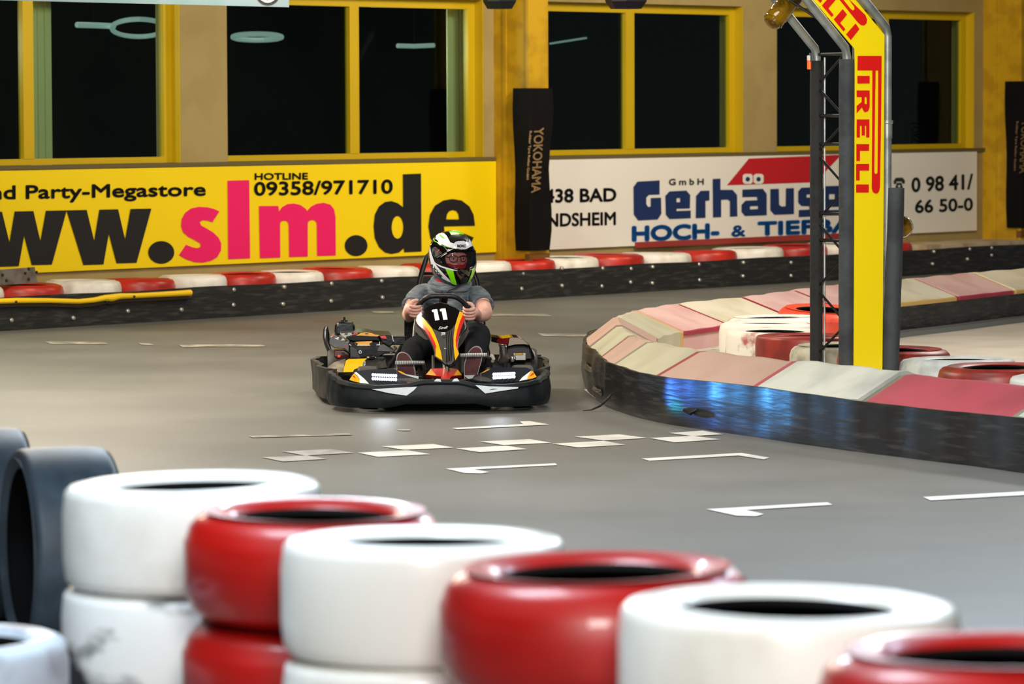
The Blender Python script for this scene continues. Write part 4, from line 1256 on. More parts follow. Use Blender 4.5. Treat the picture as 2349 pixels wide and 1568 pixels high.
# red and orange centre piece
sp = kpan('centre_splitter', [[(970, 1172), (1008, 1128), (1135, 1122), (1205, 1130), (1240, 1175), (1160, 1186), (1135, 1225), (1090, 1222), (1080, 1186)]], surf(hf), M_kred, L=40, thick=(0, .05, -.02))
kpan('orange_corner', [[(970, 1172), (1008, 1128), (1050, 1180)]], surf(hf, eps=.003), M_kyel, sp)
kpan('orange_corner', [[(1180, 1178), (1208, 1132), (1240, 1175)]], surf(hf, eps=.003), M_kyel, sp)
kpan('white_corner', [[(1030, 1222), (1050, 1203), (1078, 1205), (1085, 1225)]], surf(bf, eps=.002), M_kwht, sp)
kpan('white_corner', [[(1165, 1224), (1180, 1204), (1205, 1200), (1222, 1222)]], surf(bf, eps=.002), M_kwht, sp)

# nose fairing with number panel
def nf(x, z):
    c = -.80 + (z - .2585) * 1.33
    u = (x - .052) / .2
    return c - .12 * max(0, 1 - u * u) + .04
NS = lambda e=0.0: surf(nf, A4, e)
nose_o = [(735, 352), (640, 375), (520, 440), (385, 535), (352, 600), (350, 640), (385, 700), (470, 770), (560, 900), (620, 1020), (640, 1100), (640, 1160), (740, 1225), (800, 1290), (865, 1310), (930, 1280), (960, 1210), (1005, 1130), (985, 1050), (985, 960), (1020, 860), (1120, 740), (1080, 560), (1050, 495), (1000, 470), (880, 385)]
nose = kpan('nose_fairing', [nose_o], NS(), M_kblk, L=60, thick=(0, .06, 0), angle=180)
kpan('grey_centre', [[(600, 735), (700, 785), (770, 792), (860, 765), (905, 720), (935, 680), (920, 850), (920, 1000), (925, 1150), (930, 1220), (880, 1275), (840, 1282), (760, 1245), (715, 1060), (680, 950), (640, 830)]], NS(.003), M_kgrey, nose, L=60)
for k in range(4):
    x = 800 + k * 27
    kpan('rib', [[(x, 790 - k * 8), (x + 8, 788 - k * 8), (x + 22, 1000), (x + 14 - k * 4, 1250 - k * 8), (x + 4 - k * 4, 1250 - k * 8), (x + 12, 1000)]], NS(.005), M_kglos, nose, L=70)
kpan('number_panel', [[(735, 355), (830, 375), (930, 425), (1005, 470), (1000, 540), (950, 660), (890, 745), (800, 788), (720, 785), (640, 750), (590, 715), (530, 620), (440, 560), (395, 525), (470, 455), (560, 400), (650, 365)]], NS(.006), M_kglos, nose, L=60)
kpan('yellow_stripe', [[(378, 538), (400, 530), (470, 585), (540, 670), (590, 730), (640, 830), (690, 960), (730, 1100), (750, 1222), (640, 1158), (640, 1110), (655, 1000), (610, 890), (560, 790), (490, 720), (420, 640), (365, 570)]], NS(.0075), M_kyel, nose, L=60)
kpan('red_stripe', [[(360, 575), (400, 615), (480, 690), (545, 770), (600, 870), (640, 950), (652, 1000), (645, 1095), (615, 1000), (565, 890), (490, 770), (400, 695), (353, 645)]], NS(.009), M_kred, nose, L=60)
kpan('yellow_stripe', [[(1010, 480), (1055, 500), (1075, 540), (1065, 600), (1020, 720), (975, 840), (955, 960), (975, 1060), (1003, 1135), (945, 1220), (932, 1150), (918, 1000), (918, 860), (940, 700), (975, 580)]], NS(.0075), M_kyel, nose, L=60)
kpan('red_stripe', [[(1055, 535), (1082, 560), (1078, 620), (1030, 740), (995, 850), (975, 940), (978, 1040), (985, 1085), (955, 1000), (948, 900), (970, 770), (1010, 640)]], NS(.009), M_kred, nose, L=60)
kpan('number', [[(590, 462), (620, 452), (672, 448), (706, 610), (642, 620), (618, 492), (594, 492)]], NS(.009), M_kwht, nose, L=60, label='white digit 1')
kpan('number', [[(710, 450), (740, 440), (797, 438), (828, 605), (764, 610), (738, 480), (714, 482)]], NS(.009), M_kwht, nose, L=60, label='white digit 1')
lettering('Sodi', [(690, 712), (832, 700), (832, 735), (690, 752)], NS(.009), M_kwht, nose, .02, .4, world=False)
lettering('R', [(792, 800), (792, 842), (735, 842), (735, 800)], NS(.006), M_kwht, nose, .03, world=False)
kpan('flat_mark', [[(745, 850), (785, 850), (785, 880), (745, 880)]], NS(.006), M_black, nose)
kk('rivet', MB().sphere(K(793, 1045, nf(.05, .36) - .008, A4), (.006, .005, .006), 8, 6), M_kchr, nose)
lip = [(352, 640), (385, 700), (470, 770), (560, 900), (620, 1020), (640, 1100), (640, 1160), (740, 1225), (800, 1290), (865, 1310), (930, 1280), (960, 1210), (1005, 1130)]
kk('edge_bead', MB().tube([NS(.002)(x, y) for x, y in lip], .006, 6), M_kblk, nose)
kk('nose_support', MB().tube([(.05, -.72, .06), (.05, -.66, .25), (.04, -.45, .42)], .012, 8), M_kchr)
kk('nose_support', MB().tube([(-.03, -.6, .06), (-.03, -.5, .3)], .008, 8), M_kchr)
kpan('side_cheek', [[(352, 650), (385, 705), (470, 775), (555, 900), (500, 905), (400, 840), (325, 760), (330, 690)]], surf(lambda x, z: nf(x, z) + .09, A4), mat('cheek_black', (8, 8, 8), .7), nose, L=60, thick=(0, .03, 0))
kpan('side_cheek', [[(1085, 560), (1125, 740), (1030, 860), (990, 960), (985, 1040), (1060, 940), (1150, 780)]], surf(lambda x, z: nf(x, z) + .05, A4), mat('cheek_brown', (46, 38, 33), .5), nose, L=60, thick=(0, .03, 0))

# steering wheel
def wf(x, z): return -.19 - (z - .50) * .55
WS = lambda x, y: surf(wf, A4)(x, y)
wp = [(372, 440), (400, 385), (480, 300), (560, 260), (640, 250), (740, 252), (860, 250), (960, 270), (1050, 330), (1110, 400), (1125, 460), (1120, 540), (1060, 660), (900, 740), (740, 760), (560, 735), (420, 650), (370, 540)]
wpts = [WS(x, y) for x, y in wp]
wc = sum(wpts, Vector()) / len(wpts)
ring_ = catmull([wpts[-1]] + wpts + [wpts[0]], 3)
ring_ = ring_[3:-4]
sw = kk('steering_wheel', MB().tube(ring_, .0155, 12, closed=True), mat('wheel_grip', (20, 20, 21), .45, bump=.2, bscale=60))
hub = WS(742, 480)
kk('spoke', MB().tube([hub, WS(775, 256)], [.022, .028], 8), M_kblk, sw)
kk('spoke', MB().tube([hub, WS(375, 520)], .012, 8), M_kblk, sw)
kk('spoke', MB().tube([hub, WS(1120, 500)], .012, 8), M_kblk, sw)
kk('hub', MB().sphere(hub, .045, 14, 10), M_kblk, sw)
kk('steering_column', MB().tube([hub, (.04, -.62, .08)], .012, 8), M_kchr)
# pedals
def pedal(xa, ya, xb, yb, d):
    a, b = K(xa, ya, d, A4), K(xb, yb, d, A4)
    t = kk('pedal', MB().tube([a, b], .011, 8), mat('pedal_steel', (170, 172, 168), .35, .7))
    mb = MB()
    for i in range(12):
        mb.tube([a.lerp(b, (i + .3) / 12), a.lerp(b, (i + .7) / 12)], .0125, 8)
    kk('grip_rib', mb, mat('pedal_dark', (110, 112, 108), .5, .4), t)
    c = a if abs(a.x) < abs(b.x) else b
    kk('pedal_arm', MB().tube([c, (c.x, d + .03, .14), (c.x, d + .06, .06)], .009, 8), M_dark, t)
pedal(45, 1252, 480, 1250, -.665)
pedal(1010, 1140, 1415, 1135, -.665)

# seat
rg = []
for i in range(13):
    u = i / 12
    # from front lip, under the thighs, up the back
    y = [.02, .08, .16, .25, .34, .43, .50, .55, .585, .615, .64, .66, .675][i]
    z = [.16, .125, .10, .088, .085, .10, .14, .20, .27, .34, .41, .48, .55][i]
    wdt = [.20, .215, .225, .23, .23, .23, .225, .22, .215, .21, .20, .185, .16][i]
    nrm = Vector((0, -math.sin(u * 1.35), math.cos(u * 1.35)))
    side = [.10, .13, .15, .16, .17, .18, .18, .17, .15, .13, .10, .07, .03][i]
    row = []
    for k in range(13):
        a = (k / 12 - .5) * PI
        row.append(Vector((.10 + wdt * math.sin(a), y, z)) + nrm * side * (1 - math.cos(a)) ** 1.3)
    rg.append(row)
mbs = MB().loft(rg, closed_ring=False, caps=False)
seat = kk('seat', mbs, mat('seat_black', (22, 22, 22), .45), angle=180)
sd = seat.modifiers.new('shell', 'SOLIDIFY')
sd.thickness = .008
kk('seat_rim', MB().tube([r[0] for r in rg], .007, 8).tube([r[-1] for r in rg], .007, 8), mat('seat_edge', (120, 114, 108), .35), seat)
# head-rest hoop
hd = .74
kk('roll_hoop', MB().tube([K(880, 800, hd), K(922, 475, hd), K(945, 390, hd), K(975, 295, hd), K(1010, 258, hd), K(1100, 245, hd), K(1220, 250, hd), K(1275, 280, hd), K(1318, 380, hd), K(1352, 470, hd), K(1400, 800, hd)], .016, 10).tube([K(950, 415, hd), K(1345, 415, hd)], .010, 8), mat('hoop_black', (9, 9, 10), .22))
kk('hoop_stay', MB().tube([K(880, 800, hd), (-.3, .75, .08)], .012, 8), M_dark)
kk('hoop_stay', MB().tube([K(1400, 800, hd), (.38, .75, .08)], .012, 8), M_dark)
kk('rear_plate', MB().box(K(870, 840, .70), (.10, .02, .22)), M_kblk, bevel=.006)

# engine side (left in the photo)
def prism(name, lp, A, d0, d1, m, parent=None, bevel=.006, shrink=0.0, **kw):
    f = [K(x, y, d0, A) for x, y in lp]
    c = sum(f, Vector()) / len(f)
    b = [Vector((v.x + (c.x - v.x) * shrink, d1, v.z + (c.z - v.z) * shrink)) for v in f]
    return kk(name, MB().hexa(f, b), m, parent, bevel=bevel, smooth=True, **kw)
air = prism('air_filter_box', [(478, 350), (490, 190), (510, 150), (560, 128), (760, 128), (800, 160), (815, 220), (808, 350)], A2, .42, .58, M_kblk, bevel=.02)
prism('box_face', [(505, 330), (512, 190), (540, 160), (760, 158), (788, 180), (795, 330)], A2, .405, .43, mat('filter_face', (30, 40, 42), .5, bump=.3, bscale=80), air, .01)
kk('filler_cap', MB().lathe([(.0001, .03), (.006, .03), (.007, .012), (.02, .010), (.022, 0), (.0001, 0)], 16, Matrix.Translation(K(640, 128, .5, A2)), False), M_kblk, air)
kk('guard_bar', MB().tube([K(345, 205, .62, A2), K(330, 260, .62, A2), K(325, 380, .62, A2), K(350, 500, .6, A2), K(395, 610, .58, A2), K(410, 740, .55, A2)], [.010, .014, .014, .013, .013, .02], 10), mat('guard_black', (40, 38, 38), .3))
kk('guard_brace', MB().tube([K(348, 210, .66, A2), K(375, 330, .66, A2), K(380, 480, .64, A2), K(420, 640, .6, A2)], .009, 8), M_kblk)
eng = prism('engine_cover', [(565, 320), (680, 305), (1000, 300), (1140, 335), (1420, 345), (1450, 440), (1450, 480), (1380, 540), (1250, 470), (1215, 380), (1130, 370), (900, 360), (690, 375), (660, 405)], A2, .05, .52, M_kblk, shrink=.05)
def ek(name, lp, d, m, A=A2, **kw):
    return kpan(name, [lp], lambda x, y: K(x, y, d, A), m, eng, L=None, thick=(0, .006, 0), smooth=False, **kw)
ek('white_decal', [(565, 322), (680, 306), (760, 306), (770, 345), (680, 362), (660, 395)], .045, mat('decal_grey', (190, 190, 186), .35))
ek('grey_decal', [(650, 308), (700, 306), (690, 345), (640, 340)], .042, mat('decal_dark', (70, 72, 72), .35))
ek('red_decal', [(800, 304), (870, 303), (850, 335), (765, 345)], .042, M_kred)
ek('orange_decal', [(840, 350), (900, 312), (990, 299), (1090, 310), (1140, 335), (1215, 345), (1190, 362), (1000, 360)], .044, M_kyel)
ek('screw', [(980, 315), (1030, 315), (1030, 328), (980, 328)], .040, M_black)
ek('red_switch', [(1222, 355), (1310, 352), (1330, 385), (1325, 405), (1240, 395)], .02, mat('switch_red', (230, 60, 56), .4))
ek('light_edge', [(1412, 348), (1424, 346), (1452, 445), (1440, 450)], .04, M_kchr)
upper = prism('engine_shroud', [(670, 400), (690, 365), (900, 355), (1190, 370), (1250, 460), (1180, 440), (1100, 440), (790, 445), (730, 430)], A2, .0, .3, mat('shroud_dark', (16, 17, 20), .45, spec=.2))
low = prism('engine_block', [(720, 500), (730, 430), (790, 445), (1215, 445), (1225, 500), (1440, 600), (1500, 640), (1300, 650), (1180, 720), (900, 720), (740, 690), (720, 600)], A2, .02, .45, M_kblk, shrink=.05)
lk = lambda name, lp, d, m, A=A2: kpan(name, [lp], lambda x, y: K(x, y, d, A), m, low, L=None, thick=(0, .006, 0), smooth=False)
lk('orange_decal', [(780, 465), (850, 450), (1100, 440), (1080, 515), (1000, 520), (850, 518)], .012, M_kyel)
lk('light_edge', [(725, 505), (745, 515), (1222, 508), (1222, 450), (1212, 450), (1210, 498), (745, 503), (722, 485)], .011, M_kchr)
for cx in (800, 1112):
    kk('vent', MB().tube([K(cx + 50 * math.cos(a), 490 + 18 * math.sin(a), .008, A2) for a in [2 * PI * i / 16 for i in range(16)]], .004, 6, closed=True), M_black, low)
lk('dark_front', [(840, 580), (1170, 580), (1180, 690), (910, 710), (860, 640)], .012, mat('front_panel_dark', (10, 12, 20), .4, spec=.2))
kk('emblem_ring', MB().tube([K(900 + 20 * math.cos(a), 620 + 22 * math.sin(a), .006, A2) for a in [2 * PI * i / 16 for i in range(16)]], .0028, 6, closed=True), M_kwht, low)
lk('side_flank', [(740, 530), (850, 580), (905, 715), (740, 690)], .014, mat('flank_grey', (36, 35, 36), .3))
lk('lever', [(1225, 500), (1290, 495), (1500, 640), (1440, 610), (1180, 600)], .004, M_kgrey)
lf = prism('left_fairing', [(395, 450), (420, 370), (480, 345), (600, 410), (715, 450), (730, 540), (720, 640), (640, 570), (480, 560), (400, 500)], A2, .1, .4, mat('fairing_grey', (92, 88, 86), .15, coat=.5), shrink=.1)
for t3 in ([(480, 400), (560, 370), (540, 420)], [(580, 430), (620, 390), (660, 430)], [(670, 460), (730, 405), (715, 470)]):
    kpan('white_triangle', [t3], lambda x, y: K(x, y, .09, A2), M_kwht, lf, L=None, thick=(0, .006, 0), smooth=False)
kpan('red_mark', [[(640, 500), (665, 495), (655, 540), (635, 535)]], lambda x, y: K(x, y, .09, A2), M_kred, lf, L=None, thick=(0, .006, 0), smooth=False)
tl = prism('tail_light', [(470, 580), (640, 580), (740, 650), (740, 720), (520, 740), (470, 690)], A2, .16, .3, mat('tail_red', (70, 8, 12), .15, coat=.5))
kk('lit_bulb', MB().sphere(K(552, 685, .15, A2), .008, 8, 6), mat('tail_glow', (255, 60, 40), .4, emit=1.5), tl)
kk('wire_bundle', MB().tube([K(570, 700, .15, A2), K(600, 650, .13, A2), K(640, 640, .15, A2)], .004, 6), M_kchr, tl)
# wheel arch and side pod panels on that side
pf = lambda x, z: -.36 + (z - .12) * 2.2
S2 = lambda e=0.0: surf(pf, A2, e)
pod = kpan('side_pod', [[(330, 910), (380, 850), (480, 780), (660, 725), (1025, 720), (1150, 700), (1300, 720), (1340, 870), (1150, 900), (800, 960), (560, 955), (420, 945)]], S2(), M_kblk, L=60, thick=(0, .05, -.02))
kpan('silver_panel', [[(335, 905), (385, 850), (480, 785), (660, 728), (640, 830), (625, 950), (560, 950), (440, 935)]], S2(.003), mat('dusty_clear_plastic', (150, 140, 122), .25, rgb2=(84, 80, 72), scale=9, lo=.4, hi=.65, bump=.4, bscale=12), pod, L=60)
kpan('orange_panel', [[(650, 830), (665, 760), (710, 735), (1010, 724), (945, 790), (940, 850), (800, 905), (780, 945), (625, 950), (635, 880)]], S2(.005), M_kyel, pod, L=60)
lettering('B', [(985, 770), (985, 850), (955, 850), (955, 770)], S2(.006), M_kwht, pod, .02, world=False)
kk('exhaust_pipe', MB().tube([K(1190, 732, -.05, A2), K(1270, 735, -.06, A2), K(1320, 765, -.04, A2)], [.012, .014, .012], 12), mat('exhaust_dark', (70, 76, 84), .25, .7))
kk('carburettor', MB().sphere(K(1080, 715, -.02, A2), (.04, .05, .020), 14, 8), mat('carb_grey', (16, 20, 28), .3, .3))
kk('fuel_hose', MB().tube([K(1460, 535, .2, A2), K(1490, 560, .1, A2), K(1400, 640, .0, A2)], .007, 8), M_kchr)
kk('cable_box', MB().box(K(1510, 430, .5, A2), (.10, .08, .05)), M_kblk, bevel=.006)

# right side pod
rf = lambda x, z: .25 - (z - .26) * .4
rp_ = kpan('side_pod', [[(620, 370), (700, 385), (800, 400), (920, 385), (960, 378), (1060, 385), (1150, 420), (1240, 500), (1290, 600), (1330, 690), (1330, 740), (1280, 740), (1250, 520), (1150, 495), (1000, 500), (890, 525), (870, 600), (870, 500), (700, 470), (620, 450)]], surf(rf, A3), M_kglos, L=60, thick=(0, .30, 0))
kpan('dark_red_panel', [[(740, 395), (800, 402), (918, 388), (890, 490), (760, 480), (700, 440)]], surf(rf, A3, .004), M_kdred, rp_, L=60)
kpan('highlight_panel', [[(920, 395), (960, 382), (1060, 388), (1150, 425), (1230, 500), (1150, 492), (1000, 497), (895, 522)]], surf(rf, A3, .006), mat('glossy_highlight', (190, 172, 156), .1, coat=.8), rp_, L=60)  # pale tan paints the white highlight on the glossy fairing
prism('wheel_arch', [(885, 530), (1000, 500), (1150, 498), (1245, 530), (1290, 740), (880, 745), (870, 620)], A3, .32, .5, M_black, shrink=.05)
kk('brake_caliper', MB().box(K(1080, 690, .24, A3), (.075, .05, .045)).tube([K(960, 690, .22, A3), K(970, 780, .22, A3)], .012, 8).tube([K(1000, 680, .22, A3), K(1010, 740, .2, A3)], .007, 8), M_kchr, bevel=.005)
kk('caliper_cap', MB().box(K(1075, 650, .22, A3), (.05, .03, .012)), mat('brass_cap', (190, 150, 60), .3, .7), bevel=.003)
tank = prism('fuel_tank', [(770, 700), (760, 560), (740, 490), (860, 500), (880, 540), (880, 650), (920, 730), (910, 800), (720, 820)], A3, -.02, .12, mat('tank_dark', (62, 56, 54), .12, coat=.6), bevel=.015)
kpan('silver_fin', [[(1280, 560), (1330, 620), (1340, 690), (1330, 745), (1290, 740), (1310, 680)]], lambda x, y: K(x, y, .3, A3), mat('fin_silver', (170, 166, 150), .3), rp_, L=None, thick=(0, .02, 0))
kk('pale_hose', MB().tube([K(600, 675, -.1, A3), K(640, 690, -.1, A3), K(655, 730, -.1, A3), K(640, 770, -.08, A3)], .011, 8), mat('hose_cream', (214, 206, 190), .4))
# ================================================================== DRIVER
def skin_obj(name, chains, m, parent=None, sub=2, root=None, world=False, flats=None):
    """chains: lists of (point, radius) ; equal points are shared"""
    vs, es, rad = [], [], []
    def vid(p, r):
        for i, q in enumerate(vs):
            if (q - p).length < 1e-5:
                return i
        vs.append(Vector(p))
        rad.append(r)
        return len(vs) - 1
    roots = []
    for ch in chains:
        prev = None
        for j, (p, r) in enumerate(ch):
            n0 = len(vs)
            i = vid(Vector(p), r)
            if prev is not None:
                es.append((prev, i))
            elif i == n0:
                roots.append(i)
            prev = i
    me = bpy.data.meshes.new(name)
    me.from_pydata([tuple(v) for v in vs], es, [])
    o = bpy.data.objects.new(name, me)
    COL.objects.link(o)
    md = o.modifiers.new('skin', 'SKIN')
    md.use_smooth_shade = True
    md.branch_smoothing = .6
    lay = me.skin_vertices[0].data if me.skin_vertices else None
    if lay is None:
        bm = bmesh.new(); bm.from_mesh(me); bm.verts.layers.skin.verify(); bm.to_mesh(me); bm.free()
        lay = me.skin_vertices[0].data
    for i, r in enumerate(rad):
        lay[i].radius = r if isinstance(r, tuple) else (r, r)
        lay[i].use_root = i in roots
    s = o.modifiers.new('smooth', 'SUBSURF')
    s.levels = s.render_levels = sub
    # bake to a plain mesh
    bpy.context.view_layer.update()
    dg = bpy.context.evaluated_depsgraph_get()
    bm_ = bpy.data.meshes.new_from_object(o.evaluated_get(dg))
    bpy.data.objects.remove(o)
    bm_.name = name
    bm_.materials.clear()
    bm_.materials.append(m)
    bm_.polygons.foreach_set('use_smooth', [True] * len(bm_.polygons))
    ob = bpy.data.objects.new(name, bm_)
    COL.objects.link(ob)
    if parent:
        ob.parent = parent
    return ob
M_skin = mat('skin', (220, 172, 156), .5, rgb2=(208, 150, 136), scale=14, lo=.4, hi=.7)
M_shirt = mat('heather_shirt', (116, 124, 130), .9, rgb2=(78, 88, 96), scale=16, lo=.35, hi=.65, stretch=(1, 1, 5), bump=.3, bscale=40)
M_jeans = mat('dark_jeans', (15, 19, 27), .85, rgb2=(9, 11, 15), spec=.12, scale=7, lo=.35, hi=.65, bump=.35, bscale=12)
M_jeanb = M_jeans
M_sole = mat('maroon_sole', (84, 34, 36), .7, rgb2=(66, 26, 30), scale=30)
M_soler = mat('grey_sole_rim', (158, 158, 150), .6)
M_shoe = mat('shoe_upper', (34, 32, 34), .7)
hand_spec = []
cen = WS(742, 480)
def hand(px, py, wrist_px, wd, mirror):
    c = surf(wf, A4)(px, py)
    # rim tangent from the wheel outline
    best = min(range(len(ring_)), key=lambda i: (ring_[i] - c).length)
    t = (ring_[(best + 2) % len(ring_)] - ring_[best - 2]).normalized()
    c = ring_[best]
    if t.z < 0: t = -t
    o = (c - cen)
    o = (o - t * o.dot(t)).normalized()
    n = o.cross(t).normalized()
    if n.y > 0: n = -n
    return c, t, o, n
def handchains(c, t, o, n, elbow, wrist):
    ch = []
    palm = c + o * .038 + n * .004
    base = c + o * .052 - n * .012 - t * .012
    ch_arm = [(wrist, .034), (base + (wrist - base) * .45, .033), (palm, .034), (c + o * .026 + n * .012, .026)]
    L = [.92, 1.0, .98, .84]
    for k in range(4):
        u = (1.5 - k) * .0205
        f = L[k]
        b = palm + t * u + n * .006
        ch.append([(b, .0105), (c + o * .040 + n * .026 * f + t * u * 1.05, .0115), (c + o * .012 + n * .034 * f + t * (u * 1.05 - .002), .0100), (c - o * .016 * f + n * .024 + t * (u - .005), .0090), (c - o * .026 * f + n * .004 + t * (u - .006), .0080), (c - o * .018 - n * .014 + t * (u - .006), .0072)])
    ch.append([(palm + t * .020 - n * .010, .013), (c + o * .022 - n * .020 + t * .040, .0125), (c + o * .004 - n * .024 + t * .044, .0105), (c - o * .012 - n * .020 + t * .046, .009)])
    return ch_arm, ch
neck0 = K(1150, 500, .50)
neck1 = K(1165, 420, .46)
headc = K(1172, 330, .44)
chest = K(1135, 585, .47)
mid = K(1125, 690, .43)
belly = K(1112, 800, .37)
pelvis = K(1110, 900, .30)
shL, elL, wrL = K(918, 568, .47), K(842, 722, .22), K(850, 738, .02)
shR, elR, wrR = K(1362, 565, .47), K(1420, 715, .22), K(1350, 738, .02)
hL = hand(372, 480, None, 0, False)
hR = hand(1126, 490, None, 0, True)
aL, fL = handchains(*hL, elL, wrL)
aR, fR = handchains(*hR, elR, wrR)
hipL, knL, anL = K(1025, 940, .24), K(878, 985, -.13), K(835, 1120, -.50)
hipR, knR, anR = K(1200, 940, .24), K(1368, 868, -.13), K(1325, 1110, -.50)
body = [[(pelvis, .08), (belly, .09), (mid, .08), (chest, .06), (neck0, .065), (neck1, .058), (headc, .085)],
        [(chest, .06), (shL, .055), (shL.lerp(elL, .5), .052), (elL, .046), (elL.lerp(wrL, .45), .045), (wrL, .034)] + aL[1:],
        [(chest, .06), (shR, .055), (shR.lerp(elR, .5), .052), (elR, .047), (elR.lerp(wrR, .45), .046), (wrR, .034)] + aR[1:],
        [(pelvis, .08), (hipL, .07), (knL, .052), (anL, .04)], [(pelvis, .08), (hipR, .07), (knR, .052), (anR, .04)]]
person = skin_obj('person', body + fL + fR, M_skin)
person.location = KO
person.rotation_euler = (0, 0, KYAW)
tag(person, 'person in grey t-shirt and green, white and black helmet steering the kart', 'person')
shirt = skin_obj('t_shirt', [[(pelvis + Vector((0, .02, .03)), .145), (belly, .155), (mid, .165), (chest + Vector((0, 0, -.02)), .15), (neck0 + Vector((0, 0, .0)), .085)],
                             [(chest + Vector((0, 0, -.02)), .15), (shL + Vector((.01, 0, .004)), .083), (shL.lerp(elL, .3), .074), (shL.lerp(elL, .58), .070)],
                             [(chest + Vector((0, 0, -.02)), .15), (shR + Vector((-.01, 0, .004)), .083), (shR.lerp(elR, .3), .074), (shR.lerp(elR, .58), .072)]], M_shirt, person)
# cowl collar and drawstring
cc = K(1150, 478, .46)
for r, dz, tr_ in ((.098, -.012, .022), (.086, .012, .02)):
    kk('cowl_collar' if r > .09 else 'cowl_fold', MB().tube([cc + Vector((r * 1.15 * math.cos(a), r * math.sin(a) * .95, dz - .035 * max(0, -math.sin(a)) + .006 * math.sin(3 * a))) for a in [2 * PI * i / 32 for i in range(32)]], tr_, 10, closed=True), M_shirt, shirt)
kk('drawstring', MB().tube([K(1075, 560, .27), K(1090, 575, .26), K(1110, 568, .26), K(1125, 578, .26), K(1140, 560, .27)], .005, 6).tube([K(1090, 545, .27), K(1100, 590, .255)], .005, 6).tube([K(1108, 570, .26), K(1150, 540, .28), K(1230, 505, .31)], .0035, 6), M_black, shirt)
for s_, e_, r_ in ((shL, elL, .070), (shR, elR, .072)):
    c_ = s_.lerp(e_, .60)
    d_ = (e_ - s_).normalized()
    q_ = d_.to_track_quat('Z', 'Y').to_matrix()
    kk('sleeve_hem', MB().tube([c_ + q_ @ Vector((r_ * .86 * math.cos(a), r_ * .86 * math.sin(a), 0)) for a in [2 * PI * i / 24 for i in range(24)]], .009, 8, closed=True), M_shirt, shirt)
jeans = skin_obj('jeans', [[(belly + Vector((0, .03, -.08)), .135), (pelvis + Vector((0, .03, -.02)), .13), (hipL, .105), (hipL.lerp(knL, .55), .088), (knL, .080), (knL.lerp(anL, .5), .072), (anL, .060)],
                           [(pelvis + Vector((0, .03, -.02)), .13), (hipR, .105), (hipR.lerp(knR, .55), .090), (knR, .084), (knR.lerp(anR, .5), .074), (anR, .060)]], M_jeans, person)
def shoe(sole, an, d, nm):
    fn = lambda x, z: d + .06 * (.22 - z)
    g = surf(fn)
    cx = sum(p[0] for p in sole) / len(sole)
    cy = sum(p[1] for p in sole) / len(sole)
    sm = [(p.x, p.y) for p in catmull([Vector((x, y, 0)) for x, y in sole + sole[:1]], 5)][:-1]
    big = [(cx + (x - cx) * 1.10, cy + (y - cy) * 1.05) for x, y in sm]
    # the upper: rings from the sole outline shrinking towards the ankle
    rim = [g(x, y) for x, y in big]
    c0 = sum(rim, Vector()) / len(rim)
    rings = [rim]
    for u, sc in ((.25, 1.0), (.5, .88), (.75, .66), (1.0, .42)):
        c = c0.lerp(an + Vector((0, .02, -.01)), u)
        rings.append([c + (v - c0) * sc + Vector((0, .02 * u, 0)) for v in rim])
    t = kk('shoe', MB().loft(rings), M_shoe, person, angle=60)
    rm = kpan('sole_rim', [big], surf(fn, eps=.004), M_soler, t, L=None, thick=(0, .022, 0))
    kpan('sole', [sm], surf(fn, eps=.012), M_sole, t, L=None, thick=(0, .010, 0))
    return t
shoe([(755, 1085), (756, 1045), (770, 1018), (800, 1010), (832, 1024), (858, 1060), (876, 1110), (886, 1165), (880, 1240), (850, 1290), (800, 1292), (768, 1250), (758, 1160)], anL, -.60, 'l')
shoe([(1262, 1180), (1262, 1110), (1272, 1060), (1290, 1012), (1318, 978), (1346, 966), (1372, 974), (1386, 1002), (1384, 1060), (1368, 1120), (1352, 1180), (1330, 1250), (1300, 1270), (1270, 1240)], anR, -.60, 'r')

# ---- helmet
HC = K(1172, 312, .45)
HRX, HRY, HRZ, TILT = .1425, .165, .179, math.radians(12)
ct, st = math.cos(TILT), math.sin(TILT)
def hprof(t):
    a = max(0.0, 1 - abs(t) ** 2.5) ** (1 / 2.1)
    lo_ = max(0.0, -t)
    return a * HRX * (1 - .20 * lo_ ** 1.6), a * HRY * (1 + .05 * lo_)
def hfront(x, z):
    dx, dz = x - HC.x, z - HC.z
    # image tilt: the crown leans to the left
    xp, zp = dx * ct + dz * st, -dx * st + dz * ct
    t = max(-.985, min(.985, zp / HRZ))
    w, d = hprof(t)
    q = max(0.0, 1 - (xp / w) ** 2) if w > 1e-4 else 0
    return HC.y - d * math.sqrt(q)
def hpoint(t, a, k=1.0):
    w, d = hprof(t)
    xp, yp, zp = w * math.cos(a) * k, d * math.sin(a) * k, t * HRZ * k
    return Vector((HC.x + xp * ct - zp * st, HC.y + yp, HC.z + xp * st + zp * ct))
def hmap(A=AH, eps=0.0):
    g0 = surf(hfront, A, 0.0)
    def g(x, y):
        v = g0(x, y)
        dx, dz = v.x - HC.x, v.z - HC.z
        xp, zp = dx * ct + dz * st, -dx * st + dz * ct
        t = max(-.97, min(.955, zp / HRZ))
        w, d = hprof(t)
        q = max(-.965, min(.965, xp / w))
        a = math.acos(q)
        k = 1 + eps / .13
        xp, yp, zp = w * q * k, -d * math.sin(a) * k, t * HRZ * k
        return Vector((HC.x + xp * ct - zp * st, HC.y + yp, HC.z + xp * st + zp * ct))
    return g
def to_px(v):
    w = KM @ v - Vector((0, 0, CAMZ))
    z = w.dot(_f)
    return W_ / 2 + F_ * w.dot(_r) / z, H_ / 2 - F_ * w.dot(_u) / z
